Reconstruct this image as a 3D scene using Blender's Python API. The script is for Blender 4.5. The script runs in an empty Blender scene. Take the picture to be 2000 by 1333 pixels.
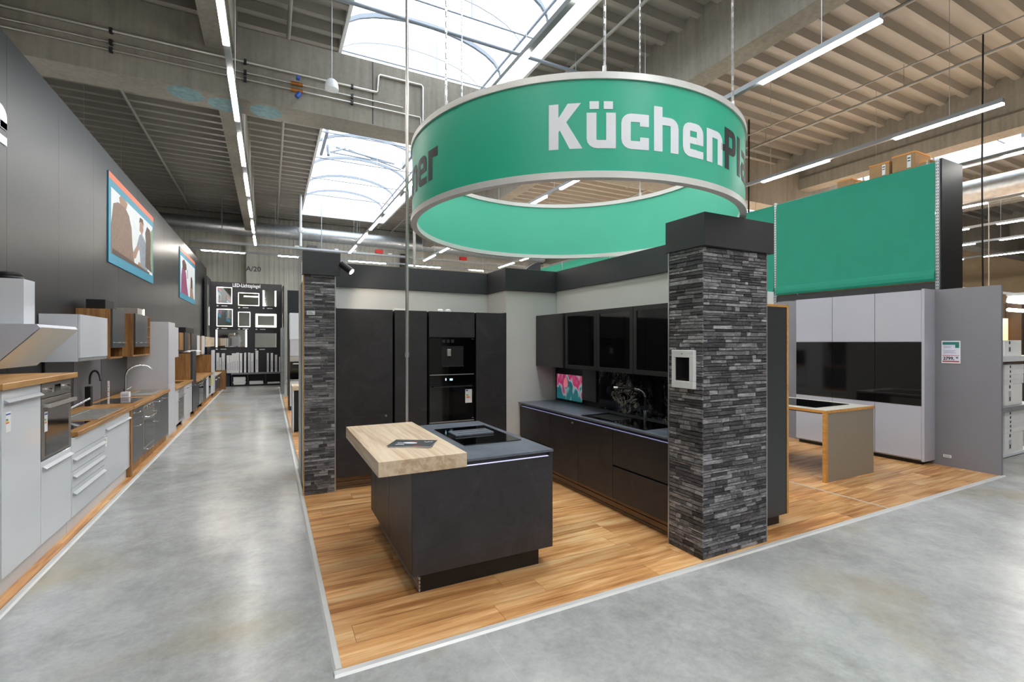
import bpy, bmesh, math, random
from math import sin, cos, pi, radians, atan, sqrt
from mathutils import Vector, Matrix
C = bpy.context.scene.collection
SC = bpy.context.scene
R = random.Random(11)

# ------------------------------------------------------------------ camera
cam_d = bpy.data.cameras.new('camera'); cam = bpy.data.objects.new('camera', cam_d); C.objects.link(cam)
cam.location = (0, 0, 1.75)
cam.rotation_euler = (radians(90), 0, -atan(473.5 / 932))
cam_d.sensor_width = 36; cam_d.lens = 932 / 2000 * 36; cam_d.shift_y = 2.5 / 2000
cam_d.clip_start = 0.05; cam_d.clip_end = 200
SC.camera = cam

# ------------------------------------------------------------------ world, lights, exposure
w = bpy.data.worlds.new('overcast_sky'); SC.world = w; w.use_nodes = True
bg = w.node_tree.nodes['Background']
bg.inputs[0].default_value = (0.90, 0.96, 1.0, 1); bg.inputs[1].default_value = 3.6
SC.view_settings.view_transform = 'Standard'; SC.view_settings.look = 'None'
SC.view_settings.gamma = 1; SC.view_settings.use_curve_mapping = False
SC.view_settings.exposure = 0.28
LED = 42.0           # strength of the LED diffusers

def area(name, loc, rot, sx, sy, power, col=(1, 1, 1), spread=180):
    d = bpy.data.lights.new(name, 'AREA'); d.shape = 'RECTANGLE'; d.size = sx; d.size_y = sy
    d.energy = power; d.color = col; d.spread = radians(spread)
    o = bpy.data.objects.new(name, d); C.objects.link(o); o.location = loc; o.rotation_euler = rot
    return o
def spot(name, loc, target, power, angle, col, blend=0.4, rad=0.03):
    d = bpy.data.lights.new(name, 'SPOT'); d.energy = power; d.spot_size = radians(angle); d.spot_blend = blend
    d.color = col; d.shadow_soft_size = rad
    o = bpy.data.objects.new(name, d); C.objects.link(o); o.location = loc
    o.rotation_euler = (Vector(target) - Vector(loc)).to_track_quat('-Z', 'Y').to_euler()
    return o
# added fixtureless warm fill, in place of the lamp department's glow on the roof
area('warm_fill_light', (15.5, 5.5, 3.0), (pi, 0, 0), 9, 12, 420, (1, .64, .36))
area('warm_fill_light', (10.5, 13.5, 3.4), (pi, 0, 0), 8, 9, 260, (1, .66, .38))
# display spotlights of the kitchen stand
SPOT_COL = (1, .88, .74)

# ------------------------------------------------------------------ materials
def lin(h):
    h = h.lstrip('#'); v = [int(h[i:i + 2], 16) / 255 for i in (0, 2, 4)]
    return tuple(c / 12.92 if c <= .04045 else ((c + .055) / 1.055) ** 2.4 for c in v) + (1,)
MATS = {}
class NT:
    def __init__(s, m): s.t = m.node_tree; s.n = s.t.nodes; s.l = s.t.links; s.b = s.n['Principled BSDF']
    def new(s, ty, **k):
        n = s.n.new(ty)
        for a, v in k.items(): setattr(n, a, v)
        return n
    def link(s, a, b): s.l.new(a, b)
    def math(s, op, a, b=None, clamp=False):
        n = s.new('ShaderNodeMath', operation=op, use_clamp=clamp)
        for i, v in enumerate((a, b)):
            if v is None: continue
            if isinstance(v, (int, float)): n.inputs[i].default_value = v
            else: s.link(v, n.inputs[i])
        return n.outputs[0]
    def ramp(s, fac, stops):
        n = s.new('ShaderNodeValToRGB'); e = n.color_ramp.elements
        e[0].position, e[0].color = stops[0]; e[1].position, e[1].color = stops[-1]
        for p, c in stops[1:-1]:
            x = e.new(p); x.color = c
        s.link(fac, n.inputs[0]); return n.outputs[0]
    def coords(s, scale=(1, 1, 1), rnd=True):
        tc = s.new('ShaderNodeTexCoord'); mp = s.new('ShaderNodeMapping'); mp.inputs['Scale'].default_value = scale
        src = tc.outputs['Object']
        if rnd:
            oi = s.new('ShaderNodeObjectInfo'); va = s.new('ShaderNodeVectorMath', operation='ADD')
            cb = s.new('ShaderNodeCombineXYZ'); k = s.math('MULTIPLY', oi.outputs['Random'], 37.0)
            for i in range(3): s.link(k, cb.inputs[i])
            s.link(src, va.inputs[0]); s.link(cb.outputs[0], va.inputs[1]); src = va.outputs[0]
        s.link(src, mp.inputs['Vector']); return mp.outputs[0]
    def noise(s, vec, scale, detail=4, rough=.55, dist=0):
        n = s.new('ShaderNodeTexNoise'); n.inputs['Scale'].default_value = scale; n.inputs['Detail'].default_value = detail
        n.inputs['Roughness'].default_value = rough; n.inputs['Distortion'].default_value = dist
        s.link(vec, n.inputs['Vector']); return n.outputs['Fac']
    def bump(s, h, strength=.2, dist=.002):
        n = s.new('ShaderNodeBump'); n.inputs['Strength'].default_value = strength; n.inputs['Distance'].default_value = dist
        s.link(h, n.inputs['Height']); s.link(n.outputs[0], s.b.inputs['Normal'])
def base(name, rough=.5, metal=0, spec=.5, coat=0):
    m = bpy.data.materials.new(name); m.use_nodes = True; t = NT(m)
    t.b.inputs['Roughness'].default_value = rough; t.b.inputs['Metallic'].default_value = metal
    t.b.inputs['Specular IOR Level'].default_value = spec; t.b.inputs['Coat Weight'].default_value = coat
    t.b.inputs['Coat Roughness'].default_value = .03
    MATS[name] = m; return t
def M(name, col, rough=.5, metal=0, var=.06, scale=6, spec=.5, coat=0, stretch=(1, 1, 1), bump=0, emit=0, rndv=0, detail=4):
    """flat colour with slight procedural mottling"""
    t = base(name, rough, metal, spec, coat); c = lin(col)
    v = t.coords(stretch); f = t.noise(v, scale, detail)
    lo = tuple(x * (1 - var) for x in c[:3]) + (1,); hi = tuple(min(1, x * (1 + var)) for x in c[:3]) + (1,)
    o = t.ramp(f, [(.3, lo), (.7, hi)])
    if rndv:
        oi = t.new('ShaderNodeObjectInfo'); hs = t.new('ShaderNodeHueSaturation')
        t.link(t.math('ADD', t.math('MULTIPLY', oi.outputs['Random'], 2 * rndv), 1 - rndv), hs.inputs['Value'])
        t.link(o, hs.inputs['Color']); o = hs.outputs[0]
    t.link(o, t.b.inputs['Base Color'])
    if bump: t.bump(f, bump)
    if emit:
        t.b.inputs['Emission Color'].default_value = c; t.b.inputs['Emission Strength'].default_value = emit
    return MATS[name]
def wood(name, dark, mid, light, axis='x', gscale=14, rough=.4, rndv=.12, stretch=18, spec=.4, coat=0):
    t = base(name, rough, 0, spec, coat)
    sc = [gscale] * 3; sc['xyz'.index(axis)] = gscale / stretch
    v = t.coords(sc); g = t.noise(v, 1, 6, .6, .6)
    sc2 = [2.2] * 3; sc2['xyz'.index(axis)] = .5
    v2 = t.coords(sc2); b = t.noise(v2, 1, 3, .5, 1.2)
    f = t.math('ADD', t.math('MULTIPLY', g, .6), t.math('MULTIPLY', b, .4))
    o = t.ramp(f, [(.38, lin(dark)), (.5, lin(mid)), (.62, lin(light))])
    oi = t.new('ShaderNodeObjectInfo'); hs = t.new('ShaderNodeHueSaturation')
    t.link(t.math('ADD', t.math('MULTIPLY', oi.outputs['Random'], 2 * rndv), 1 - rndv), hs.inputs['Value'])
    t.link(o, hs.inputs['Color']); t.link(hs.outputs[0], t.b.inputs['Base Color'])
    t.bump(g, .12, .001); return MATS[name]
def glow(name, col, s):
    t = base(name, .5); t.b.inputs['Base Color'].default_value = (.8, .8, .8, 1)
    t.b.inputs['Emission Color'].default_value = lin(col); t.b.inputs['Emission Strength'].default_value = s
    return MATS[name]

def floor_mat():
    t = base('polished_concrete', .3, 0, .5)
    v = t.coords(rnd=False)
    a = t.noise(v, .55, 6, .65, .5); b = t.noise(v, 3.2, 8, .7, .4); c = t.noise(v, 22, 8, .75)
    sv = t.coords((1.6, .8, 1), rnd=False); d = t.noise(sv, 2.0, 8, .65, .6)
    f = t.math('ADD', t.math('ADD', t.math('MULTIPLY', a, .42), t.math('MULTIPLY', b, .28)), t.math('ADD', t.math('MULTIPLY', c, .18), t.math('MULTIPLY', d, .12)))
    o = t.ramp(f, [(.38, lin('#8a8b89')), (.5, lin('#aaabaa')), (.62, lin('#c2c3c2'))])
    # sawn contraction joints, every 6 m, and a warm rust stain here and there
    sx = t.new('ShaderNodeSeparateXYZ'); t.link(v, sx.inputs[0])
    st = t.noise(v, .7, 3, .5, .2); sm = t.new('ShaderNodeMix', data_type='RGBA')
    t.link(t.math('MULTIPLY', t.math('SUBTRACT', st, .56, True), 4.0, True), sm.inputs[0])
    t.link(o, sm.inputs[6]); sm.inputs[7].default_value = lin('#a39270')
    jm = t.new('ShaderNodeMix', data_type='RGBA')
    j1 = t.math('LESS_THAN', t.math('ABSOLUTE', t.math('SUBTRACT', t.math('MODULO', t.math('ADD', sx.outputs[0], 66.85), 6.0), 3.0)), .004)
    j2 = t.math('LESS_THAN', t.math('ABSOLUTE', t.math('SUBTRACT', t.math('MODULO', t.math('ADD', sx.outputs[1], 64.3), 6.0), 3.0)), .004)
    t.link(t.math('MULTIPLY', t.math('MAXIMUM', j1, j2), .4), jm.inputs[0])
    t.link(sm.outputs[2], jm.inputs[6]); jm.inputs[7].default_value = lin('#c2c2bc')
    t.link(jm.outputs[2], t.b.inputs['Base Color'])
    t.link(t.math('ADD', t.math('MULTIPLY', b, .04), .20), t.b.inputs['Roughness'])
    t.bump(c, .04, .001)
floor_mat()
def concrete(name, dark, light):
    t = base(name, .85, 0, .25); v = t.coords((1, 1, 1), rnd=False)
    a = t.noise(v, .7, 5, .6, .4); b = t.noise(v, 16, 4, .6); sv = t.coords((7, 7, .5), rnd=False); s = t.noise(sv, 1.6, 3)
    f = t.math('ADD', t.math('ADD', t.math('MULTIPLY', a, .45), t.math('MULTIPLY', b, .2)), t.math('MULTIPLY', s, .35))
    t.link(t.ramp(f, [(.35, lin(dark)), (.65, lin(light))]), t.b.inputs['Base Color']); t.bump(b, .15, .004)
concrete('precast_concrete', '#78746b', '#98938a')
def stone_mat():
    t = base('slate_stone', .62, 0, .35)
    g = t.new('ShaderNodeNewGeometry'); oi = t.new('ShaderNodeObjectInfo')
    r = t.math('FRACT', t.math('ADD', g.outputs['Random Per Island'], oi.outputs['Random']))
    v = t.coords((9, 9, 46)); n = t.noise(v, 1, 6, .7, .8); v2 = t.coords((30, 30, 60)); n2 = t.noise(v2, 1, 4, .7)
    f = t.math('ADD', t.math('MULTIPLY', r, .27), t.math('ADD', t.math('MULTIPLY', n, .46), t.math('MULTIPLY', n2, .31)))
    o = t.ramp(f, [(.34, lin('#2c2a2d')), (.46, lin('#504e51')), (.58, lin('#7a787b')), (.72, lin('#b6b4b7'))])
    t.link(o, t.b.inputs['Base Color']); t.bump(t.math('ADD', n, n2), .35, .003)
stone_mat()
def marble():
    t = base('black_marble', .08, 0, .5); v = t.coords((1, 1, 1), rnd=False)
    n = t.noise(v, 7, 8, .65, 2.2); k = t.math('ABSOLUTE', t.math('SUBTRACT', n, .5))
    m = t.noise(v, 3.2, 3, .5, .5)
    vein = t.math('MULTIPLY', t.math('SUBTRACT', 1.0, t.math('MULTIPLY', k, 15.0), True), t.math('MULTIPLY', t.math('SUBTRACT', m, .42, True), 7.0, True))
    t.link(t.ramp(vein, [(0, lin('#050507')), (.5, lin('#3a3b44')), (1, lin('#b9b2a4'))]), t.b.inputs['Base Color'])
marble()
def slate_front(name, a, b, c, rough=.42):
    t = base(name, rough, 0, .4); v = t.coords((1, 1, 1))
    n = t.noise(v, 3.0, 7, .68, .9); n2 = t.noise(v, 45, 3, .6)
    f = t.math('ADD', t.math('MULTIPLY', n, .75), t.math('MULTIPLY', n2, .25))
    t.link(t.ramp(f, [(.34, lin(a)), (.52, lin(b)), (.7, lin(c))]), t.b.inputs['Base Color']); t.bump(f, .12, .002)
slate_front('graphite_front', '#2d2c2e', '#363437', '#423f43')
slate_front('slate_worktop', '#565b64', '#666c77', '#7b818c', .34)
def pane_mat(name, tr, dif):
    m = bpy.data.materials.new(name); m.use_nodes = True; n = m.node_tree.nodes; n.clear()
    o = n.new('ShaderNodeOutputMaterial'); mx = n.new('ShaderNodeMixShader'); a = n.new('ShaderNodeBsdfTransparent'); b = n.new('ShaderNodeBsdfTranslucent')
    a.inputs[0].default_value = (.97, .985, 1, 1); b.inputs[0].default_value = (.9, .93, .95, 1); mx.inputs[0].default_value = dif
    L = m.node_tree.links; L.new(a.outputs[0], mx.inputs[1]); L.new(b.outputs[0], mx.inputs[2]); L.new(mx.outputs[0], o.inputs[0]); MATS[name] = m
pane_mat('polycarbonate', .8, .2)
M('deck_steel', '#95928b', .40, 0, .08, 3, stretch=(.2, 3, 1))
M('galvanised', '#a9aeb3', .38, .8, .12, 9)
M('pipe_grey', '#9b9b96', .5, .2)
M('white_metal', '#e4e8ec', .35, 0, .03)
M('rail_grey', '#8b9094', .5, .1, .03)
M('rib_grey', '#7f8894', .4, .1, .04)
M('alu', '#c3c4c6', .32, .75, .06, 20)
M('chrome', '#d6d8da', .12, 1, .03)
M('handle_grey', '#aeb2b8', .3, .3, .03)
M('oven_steel', '#8a8580', .32, .7, .08, 30, stretch=(1, 8, 1))
M('steel', '#c4c1bc', .3, .7, .08, 30, stretch=(1, 8, 1))
M('wall_grey', '#1d2024', .36, 0, .05, 1.2, spec=.33)
M('fascia_dark', '#333336', .55, 0, .05, 2)
M('board_black', '#2b2c31', .5, 0, .06, 3)
M('white_wall', '#cfccc9', .7, 0, .03, 2)
M('hall_wall', '#aeada5', .6, 0, .05, 2)
M('hall_wall_warm', '#b59d7c', .7, 0, .06, 2)
M('gloss_white', '#dadde3', .12, 0, .015, 2, spec=.55, coat=.6)
M('carcass_white', '#d4d5d9', .4, 0, .02)
M('lavender_white', '#c3c1c6', .35, 0, .02)
M('gloss_cream', '#b0b1bb', .14, 0, .01, 2, coat=.5)
M('cream_top', '#cfcac2', .45, 0, .02)
M('rim_silver', '#d8d8d6', .4, .25, .02)
M('hood_grey', '#b9bcc8', .4, 0, .02)
M('grey_front', '#3d3f42', .3, 0, .05, 3)
M('dark_front', '#37383b', .35, 0, .05, 3)
M('taupe', '#8e8578', .55, 0, .05, 40)
M('partition_grey', '#7f7e85', .5, 0, .03, 2)
M('black_gloss', '#060607', .06, 0, .1, 4, spec=.55)
M('black_glass', '#0b0b0d', .05, 0, .1, 4, spec=.6)
M('black_matt', '#101012', .5, 0, .1)
M('charcoal', '#232326', .5, 0, .1)
M('rubber_black', '#0c0c0d', .7)
M('green_fabric', '#17876f', .75, 0, .05, 2.2, bump=.05)
M('green_band', '#2bb292', .38, 0, .02, 2)
M('green_band_lit', '#52bda1', .6, 0, .02, 2)  # inner side's lit look painted in as a lighter green
M('print_white', '#e9edf4', .5, 0, .01)
M('print_dark', '#22282c', .5, 0, .03)
M('print_teal', '#0f86a6', .5, 0, .03)
M('print_orange', '#df6a44', .5, 0, .03)
M('print_red', '#b8343a', .5)
M('print_green', '#2b7a78', .5)
M('print_blue', '#2a4fa8', .5)
M('print_paper', '#dcdcec', .6, 0, .05, 30)
M('print_skin', '#9c7a66', .6, 0, .1, 20)
M('print_brown', '#7d6355', .6, 0, .2, 14)
M('print_hair', '#4b3329', .6, 0, .3, 20)
M('print_denim', '#7d8894', .6, 0, .2, 14)
M('print_magenta', '#8a3a6a', .6, 0, .2, 14)
M('print_leaf', '#7f9663', .6, 0, .3, 14)
M('print_sky', '#d8dfe4', .6, 0, .06, 6)
M('yellow_tag', '#d8cf3a', .5)
M('label_yellow', '#e6c93a', .5)
M('cardboard', '#9c7d58', .8, 0, .1, 8, rndv=.1)
M('tape_orange', '#c9852f', .5)
M('carton_white', '#eeedec', .6, 0, .03, 6, rndv=.06)
M('carton_print', '#3c3a44', .6)
M('carton_lilac', '#c2bfce', .6)
M('brass', '#b5763c', .35, .8)
M('valve_blue', '#2a4f9c', .4)
M('red_plastic', '#b02420', .4)
M('blue_mark', '#6f8d92', .8, 0, .25, 14)
M('mirror', '#d5d8d8', .03, 1, .01)
M('wall_brown', '#3f332b', .6, 0, .1, 3)
M('sticker_white', '#e6e6e8', .5, 0, .02)
M('plinth_bronze', '#7a6656', .35, .5, .08, 20, stretch=(.2, 1, 6))
M('oven_glass', '#171312', .07, 0, .2, 3, spec=.6)
M('hood_glass', '#e4e2de', .6, 0, .05, 3, spec=.5)
M('wall_panel_mid', '#67656b', .4, 0, .03)
wood('oak_plank', '#a16c3e', '#d09a63', '#e6bf8c', 'x', 20, .34, .15, 14)
wood('oak_plank_y', '#a16c3e', '#d09a63', '#e6bf8c', 'y', 20, .34, .15, 14)
wood('oak_worktop', '#8d6238', '#ab7d48', '#bf9360', 'y', 30, .4, .05)
wood('oak_panel', '#775130', '#94693c', '#a87e4c', 'z', 30, .5, .08)
wood('oak_light', '#bfa283', '#d9c2a6', '#e6d3bb', 'y', 24, .5, .04)
wood('oak_edge', '#b8803f', '#c9944f', '#d3a25c', 'y', 40, .5, .04)
glow('led_diffuser', '#fffaf2', LED)
glow('led_warm', '#fff0e0', 14)
glow('led_mirror', '#fff2e2', 4)
glow('led_cross', '#fff6ea', 90)
glow('led_blue', '#cfd0ff', .8)
glow('led_dim', '#b9bcff', .35)
glow('display_blue', '#9fdcf0', 1.2)
glow('lamp_glow', '#fff0d0', 9)
glow('amber_glow', '#ffb54a', 2.2)
glow('screen_teal', '#6f9ea6', .34)
def tulip_screen():
    t = base('tulip_screen', .2); t.b.inputs['Base Color'].default_value = (.01, .01, .01, 1)
    v = t.coords((1, 1, 1), rnd=False); sx = t.new('ShaderNodeSeparateXYZ'); t.link(v, sx.inputs[0])
    h = t.math('MULTIPLY', sx.outputs[2], 2.857)
    bl = t.noise(t.coords((1, 7, 4.2), rnd=False), 1.5, 1, .3); st = t.noise(t.coords((1, 16, 1.0), rnd=False), 1.5, 1)
    f = t.math('ADD', t.math('MULTIPLY', h, .75), t.math('MULTIPLY', t.math('SUBTRACT', bl, .5), 1.9))
    a = t.ramp(f, [(.25, lin('#1f6f78')), (.42, lin('#a9c6cc')), (.52, lin('#d48aa8')), (.68, lin('#c22c68')), (.95, lin('#e0568a'))])
    mx = t.new('ShaderNodeMix', data_type='RGBA'); t.link(t.math('MULTIPLY', t.math('SUBTRACT', .55, h, True), t.math('MULTIPLY', st, 1.1), True), mx.inputs[0])
    t.link(a, mx.inputs[6]); mx.inputs[7].default_value = lin('#2d8a86'); t.link(mx.outputs[2], t.b.inputs['Emission Color']); t.b.inputs['Emission Strength'].default_value = .42
tulip_screen()
glow('screen_pink', '#d0608c', .45)
glow('screen_red', '#c02048', .6)
glow('screen_grey', '#6f8488', .36)
glow('screen_green', '#3a6a5a', .5)

# ------------------------------------------------------------------ mesh helpers
class MB:
    """collects vertices and faces in world coordinates; build() links ONE mesh object"""
    def __init__(s): s.v = []; s.f = []; s.m = []
    def _add(s, vs, fs, mi=0):
        k = len(s.v); s.v += [tuple(p) for p in vs]
        for f in fs: s.f.append([i + k for i in f]); s.m.append(mi)
        return s
    def box(s, x0, x1, y0, y1, z0, z1, mi=0):
        x0, x1 = min(x0, x1), max(x0, x1); y0, y1 = min(y0, y1), max(y0, y1); z0, z1 = min(z0, z1), max(z0, z1)
        return s._add([(x0, y0, z0), (x1, y0, z0), (x1, y1, z0), (x0, y1, z0), (x0, y0, z1), (x1, y0, z1), (x1, y1, z1), (x0, y1, z1)],
                      [(3, 2, 1, 0), (4, 5, 6, 7), (0, 1, 5, 4), (1, 2, 6, 5), (2, 3, 7, 6), (3, 0, 4, 7)], mi)
    def prism(s, pts, axis, a, b, mi=0):
        """polygon (list of 2D points) extruded along axis from a to b; the 2D axes are the other two in xyz order"""
        def p3(p, c): return {'x': (c, p[0], p[1]), 'y': (p[0], c, p[1]), 'z': (p[0], p[1], c)}[axis]
        n = len(pts); vs = [p3(p, a) for p in pts] + [p3(p, b) for p in pts]
        fs = [list(range(n))[::-1], list(range(n, 2 * n))] + [(i, (i + 1) % n, n + (i + 1) % n, n + i) for i in range(n)]
        return s._add(vs, fs, mi)
    def tube(s, pts, r, n=10, mi=0, r2=None):
        pts = [Vector(p) for p in pts]; rings = []; m = len(pts); ref = None
        for i, p in enumerate(pts):
            d = (pts[min(i + 1, m - 1)] - pts[max(i - 1, 0)]).normalized()
            if ref is None: ref = Vector((0, 0, 1)) if abs(d.z) < .9 else Vector((1, 0, 0))
            u = (ref - d * ref.dot(d)).normalized(); q = d.cross(u); ref = u
            rr = r if r2 is None else r + (r2 - r) * i / (m - 1)
            rings.append([p + (u * cos(2 * pi * k / n) + q * sin(2 * pi * k / n)) * rr for k in range(n)])
        vs = [v for g in rings for v in g]; fs = []
        for i in range(m - 1):
            for k in range(n): fs.append((i * n + k, i * n + (k + 1) % n, (i + 1) * n + (k + 1) % n, (i + 1) * n + k))
        fs += [list(range(n))[::-1], list(range((m - 1) * n, m * n))]
        return s._add(vs, fs, mi)
    def lathe(s, cx, cy, prof, n=24, mi=0):
        vs = []; fs = []; m = len(prof)
        for r, z in prof:
            for k in range(n): vs.append((cx + r * cos(2 * pi * k / n), cy + r * sin(2 * pi * k / n), z))
        for i in range(m - 1):
            for k in range(n): fs.append((i * n + k, i * n + (k + 1) % n, (i + 1) * n + (k + 1) % n, (i + 1) * n + k))
        return s._add(vs, fs, mi)
    def xf(s, mat, k=0):
        for i in range(k, len(s.v)): s.v[i] = tuple(mat @ Vector(s.v[i]))
        return s
    def build(s, name, mat, parent=None, label=None, cat=None, group=None, kind=None, bevel=0, smooth=False):
        me = bpy.data.meshes.new(name)
        mats = mat if isinstance(mat, (list, tuple)) else [mat]
        xs = list(zip(*s.v)); ctr = Vector(((min(xs[0]) + max(xs[0])) / 2, (min(xs[1]) + max(xs[1])) / 2, min(xs[2])))
        root = parent
        org = ctr
        me.from_pydata([tuple(Vector(p) - org) for p in s.v], [], s.f); me.update()
        for mm in mats: me.materials.append(MATS[mm])
        for i, p in enumerate(me.polygons): p.material_index = s.m[i]; p.use_smooth = smooth
        bm = bmesh.new(); bm.from_mesh(me)
        if bevel:
            bmesh.ops.bevel(bm, geom=[e for e in bm.edges], offset=bevel, segments=1, affect='EDGES', clamp_overlap=True)
        bmesh.ops.recalc_face_normals(bm, faces=bm.faces); bm.to_mesh(me); bm.free()
        if smooth and hasattr(me, 'set_sharp_from_angle'): me.set_sharp_from_angle(angle=radians(40))
        o = bpy.data.objects.new(name, me); C.objects.link(o)
        if parent: o.parent = parent; o.location = org - wl(parent)
        else: o.location = org
        props(o, label, cat, group, kind); return o
def wl(o):
    v = o.location.copy()
    while o.parent: o = o.parent; v += o.location
    return v
def props(o, label=None, cat=None, group=None, kind=None):
    for k, x in (('label', label), ('category', cat), ('group', group), ('kind', kind)):
        if x: o[k] = x
def thing(name, label, cat, loc, group=None):
    o = bpy.data.objects.new(name, None); C.objects.link(o); o.location = loc; o.empty_display_size = .1
    props(o, label, cat, group); return o
def struct_empty(name, loc, label=None):
    o = bpy.data.objects.new(name, None); C.objects.link(o); o.location = loc; props(o, label, None, None, 'structure'); return o
def B(x0, x1, y0, y1, z0, z1): return MB().box(x0, x1, y0, y1, z0, z1)
def text_mb(txt, size, origin, right, up, depth=.002, spacing=1.0, bold=0, align='LEFT', xs=1.0):
    cu = bpy.data.curves.new('t', 'FONT'); cu.body = txt; cu.size = size; cu.extrude = depth / 2; cu.offset = bold; cu.resolution_u = 2
    cu.align_x = align; cu.space_character = spacing
    o = bpy.data.objects.new('t', cu); me = bpy.data.meshes.new_from_object(o)
    right = Vector(right).normalized(); up = Vector(up).normalized(); nrm = right.cross(up); og = Vector(origin)
    b = MB(); b._add([og + right * v.co.x * xs + up * v.co.y + nrm * v.co.z for v in me.vertices], [list(p.vertices) for p in me.polygons])
    bpy.data.objects.remove(o); bpy.data.curves.remove(cu); bpy.data.meshes.remove(me); return b

# ------------------------------------------------------------------ setting: floors
HX0, HX1, HY0, HY1 = -12.0, 34.0, -11.0, 24.2
ZD = 7.35
floor = B(HX0, HX1, HY0, HY1, -.2, 0).build('floor', 'polished_concrete', kind='structure')
props(floor, 'polished grey concrete hall floor')
def planks(x0, x1, y0, y1, along='x', wdt=.19, ln=1.28, mat='oak_plank', seed=3, skip=None):
    rr = random.Random(seed); n = max(1, round(((y1 - y0) if along == 'x' else (x1 - x0)) / wdt)); a0, a1 = (x0, x1) if along == 'x' else (y0, y1)
    b0, b1 = (y0, y1) if along == 'x' else (x0, x1); st = (b1 - b0) / n
    for i in range(n):
        p = a0 - rr.random() * ln
        while p < a1:
            q = p + ln; s, e = max(p, a0), min(q, a1); p = q
            if e - s < .02: continue
            lo, hi = b0 + i * st + .0012, b0 + (i + 1) * st - .0012
            s2, e2 = s + .0012, e - .0012
            bx = (s2, e2, lo, hi) if along == 'x' else (lo, hi, s2, e2)
            if skip and skip(*bx): continue
            B(*bx, .001, .008 + rr.random() * .0004).build('plank', mat, floor)
B(.34, 8.50, 2.68, 6.5, .0004, .003).build('floor_underlay', 'wall_brown', floor)
hid = lambda a, b, c, d: (a > 3.9 and b < 5.9 and c > 4.7) or (c > 6.1) or (a > 3.15 and b < 3.75 and c > 3.2) or (a > .75 and b < 1.9 and c > 3.5 and d < 4.6)
planks(.345, 5.78, 2.68, 6.3, 'x', skip=hid, seed=4)
planks(5.80, 8.50, 2.68, 5.7, 'x', seed=9)
B(-1.70, -1.565, 2.4, 20, .0004, .003).build('floor_underlay', 'wall_brown', floor)
planks(-1.70, -1.565, 2.4, 20, 'y', .135, 1.28, 'oak_plank_y', 5)
B(.375, 1.0, 7.3, 17, .0004, .003).build('floor_underlay', 'wall_brown', floor)
planks(.375, 1.0, 7.3, 17, 'x', .2, 1.28, 'oak_plank', 6)
tr = 1
def trim(mb, mat, label=None, bevel=0):
    global tr
    o = mb.build('trim_%d' % tr, mat, None, label, None, None, 'structure', bevel); tr += 1; return o
def strip_profile(a, b): return [(a, 0), (a + .012, .012), (b - .012, .012), (b, 0)]
# aluminium edge strips around the wooden platform
trim(MB().prism([(2.625, 0), (2.637, .012), (2.672, .012), (2.682, .004), (2.682, 0)], 'x', .302, 8.56), 'rim_silver', 'silver edge strip along the front of the wooden floor')
trim(MB().prism([(.302, 0), (.314, .012), (.342, .012), (.350, .004), (.350, 0)], 'y', 2.684, 21.0), 'rim_silver', 'silver edge strip of the wooden floor along the aisle')
trim(MB().prism([(-1.565, 0), (-1.565, .004), (-1.557, .012), (-1.525, .012), (-1.513, 0)], 'y', 2.3, 20.5), 'rim_silver', 'silver edge strip before the row of kitchens')
trim(MB().box(5.78, 5.80, 2.68, 5.4, .001, .010), 'rim_silver', 'thin silver joint strip across the wooden floor')

# ------------------------------------------------------------------ setting: hall walls
def ribbed_wall_y(y, x0, x1, z0, z1, pitch=.20):
    b = MB(); x = x0
    pr = []
    while x < x1: pr += [(x, y), (x + pitch * .42, y), (x + pitch * .5, y + .012), (x + pitch * .92, y + .012)]; x += pitch
    pr += [(x1, y)]
    vs = [(px, py, z0) for px, py in pr] + [(px, py, z1) for px, py in pr]; n = len(pr)
    return b._add(vs, [(i, i + 1, n + i + 1, n + i) for i in range(n - 1)])
ribbed_wall_y(24.2, HX0, HX1, 0, 8.4).build('wall_back', 'hall_wall', kind='structure')
B(HX0 - .2, HX0, HY0, HY1, 0, 8.4).build('wall_far_left', 'hall_wall', kind='structure')
B(HX1, HX1 + .2, HY0, HY1, 0, 8.4).build('wall_right', 'hall_wall_warm', kind='structure')
B(HX0, HX1, HY0 - .2, HY0, 0, 8.4).build('wall_front', 'hall_wall', kind='structure')
# corrugated steel roof deck (ribs run along x) with openings for the skylights
SKY = [(1.24, 4.77), (16.3, 19.83)]; SY0, SY1 = -7.0, 22.7
def deck(x0, x1, y0, y1, b):
    P = .42; y = y0; pr = []
    while y < y1 - .01: pr += [(y, ZD), (y + .115, ZD), (y + .155, ZD + .14), (y + .38, ZD + .14)]; y += P
    pr = [(min(a, y1), c) for a, c in pr] + [(y1, ZD)]
    n = len(pr); vs = [(x0, a, c) for a, c in pr] + [(x1, a, c) for a, c in pr]
    b._add(vs, [(i, i + 1, n + i + 1, n + i) for i in range(n - 1)])
b = MB()
xe = [HX0, SKY[0][0], SKY[0][1], SKY[1][0], SKY[1][1], HX1]
for i in (0, 2, 4): deck(xe[i], xe[i + 1], HY0, HY1, b)
for i in (1, 3):
    deck(xe[i], xe[i + 1], HY0, SY0, b); deck(xe[i], xe[i + 1], SY1, HY1, b)
ceiling = b.build('ceiling', 'deck_steel', kind='structure'); props(ceiling, 'corrugated steel roof deck')
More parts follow.
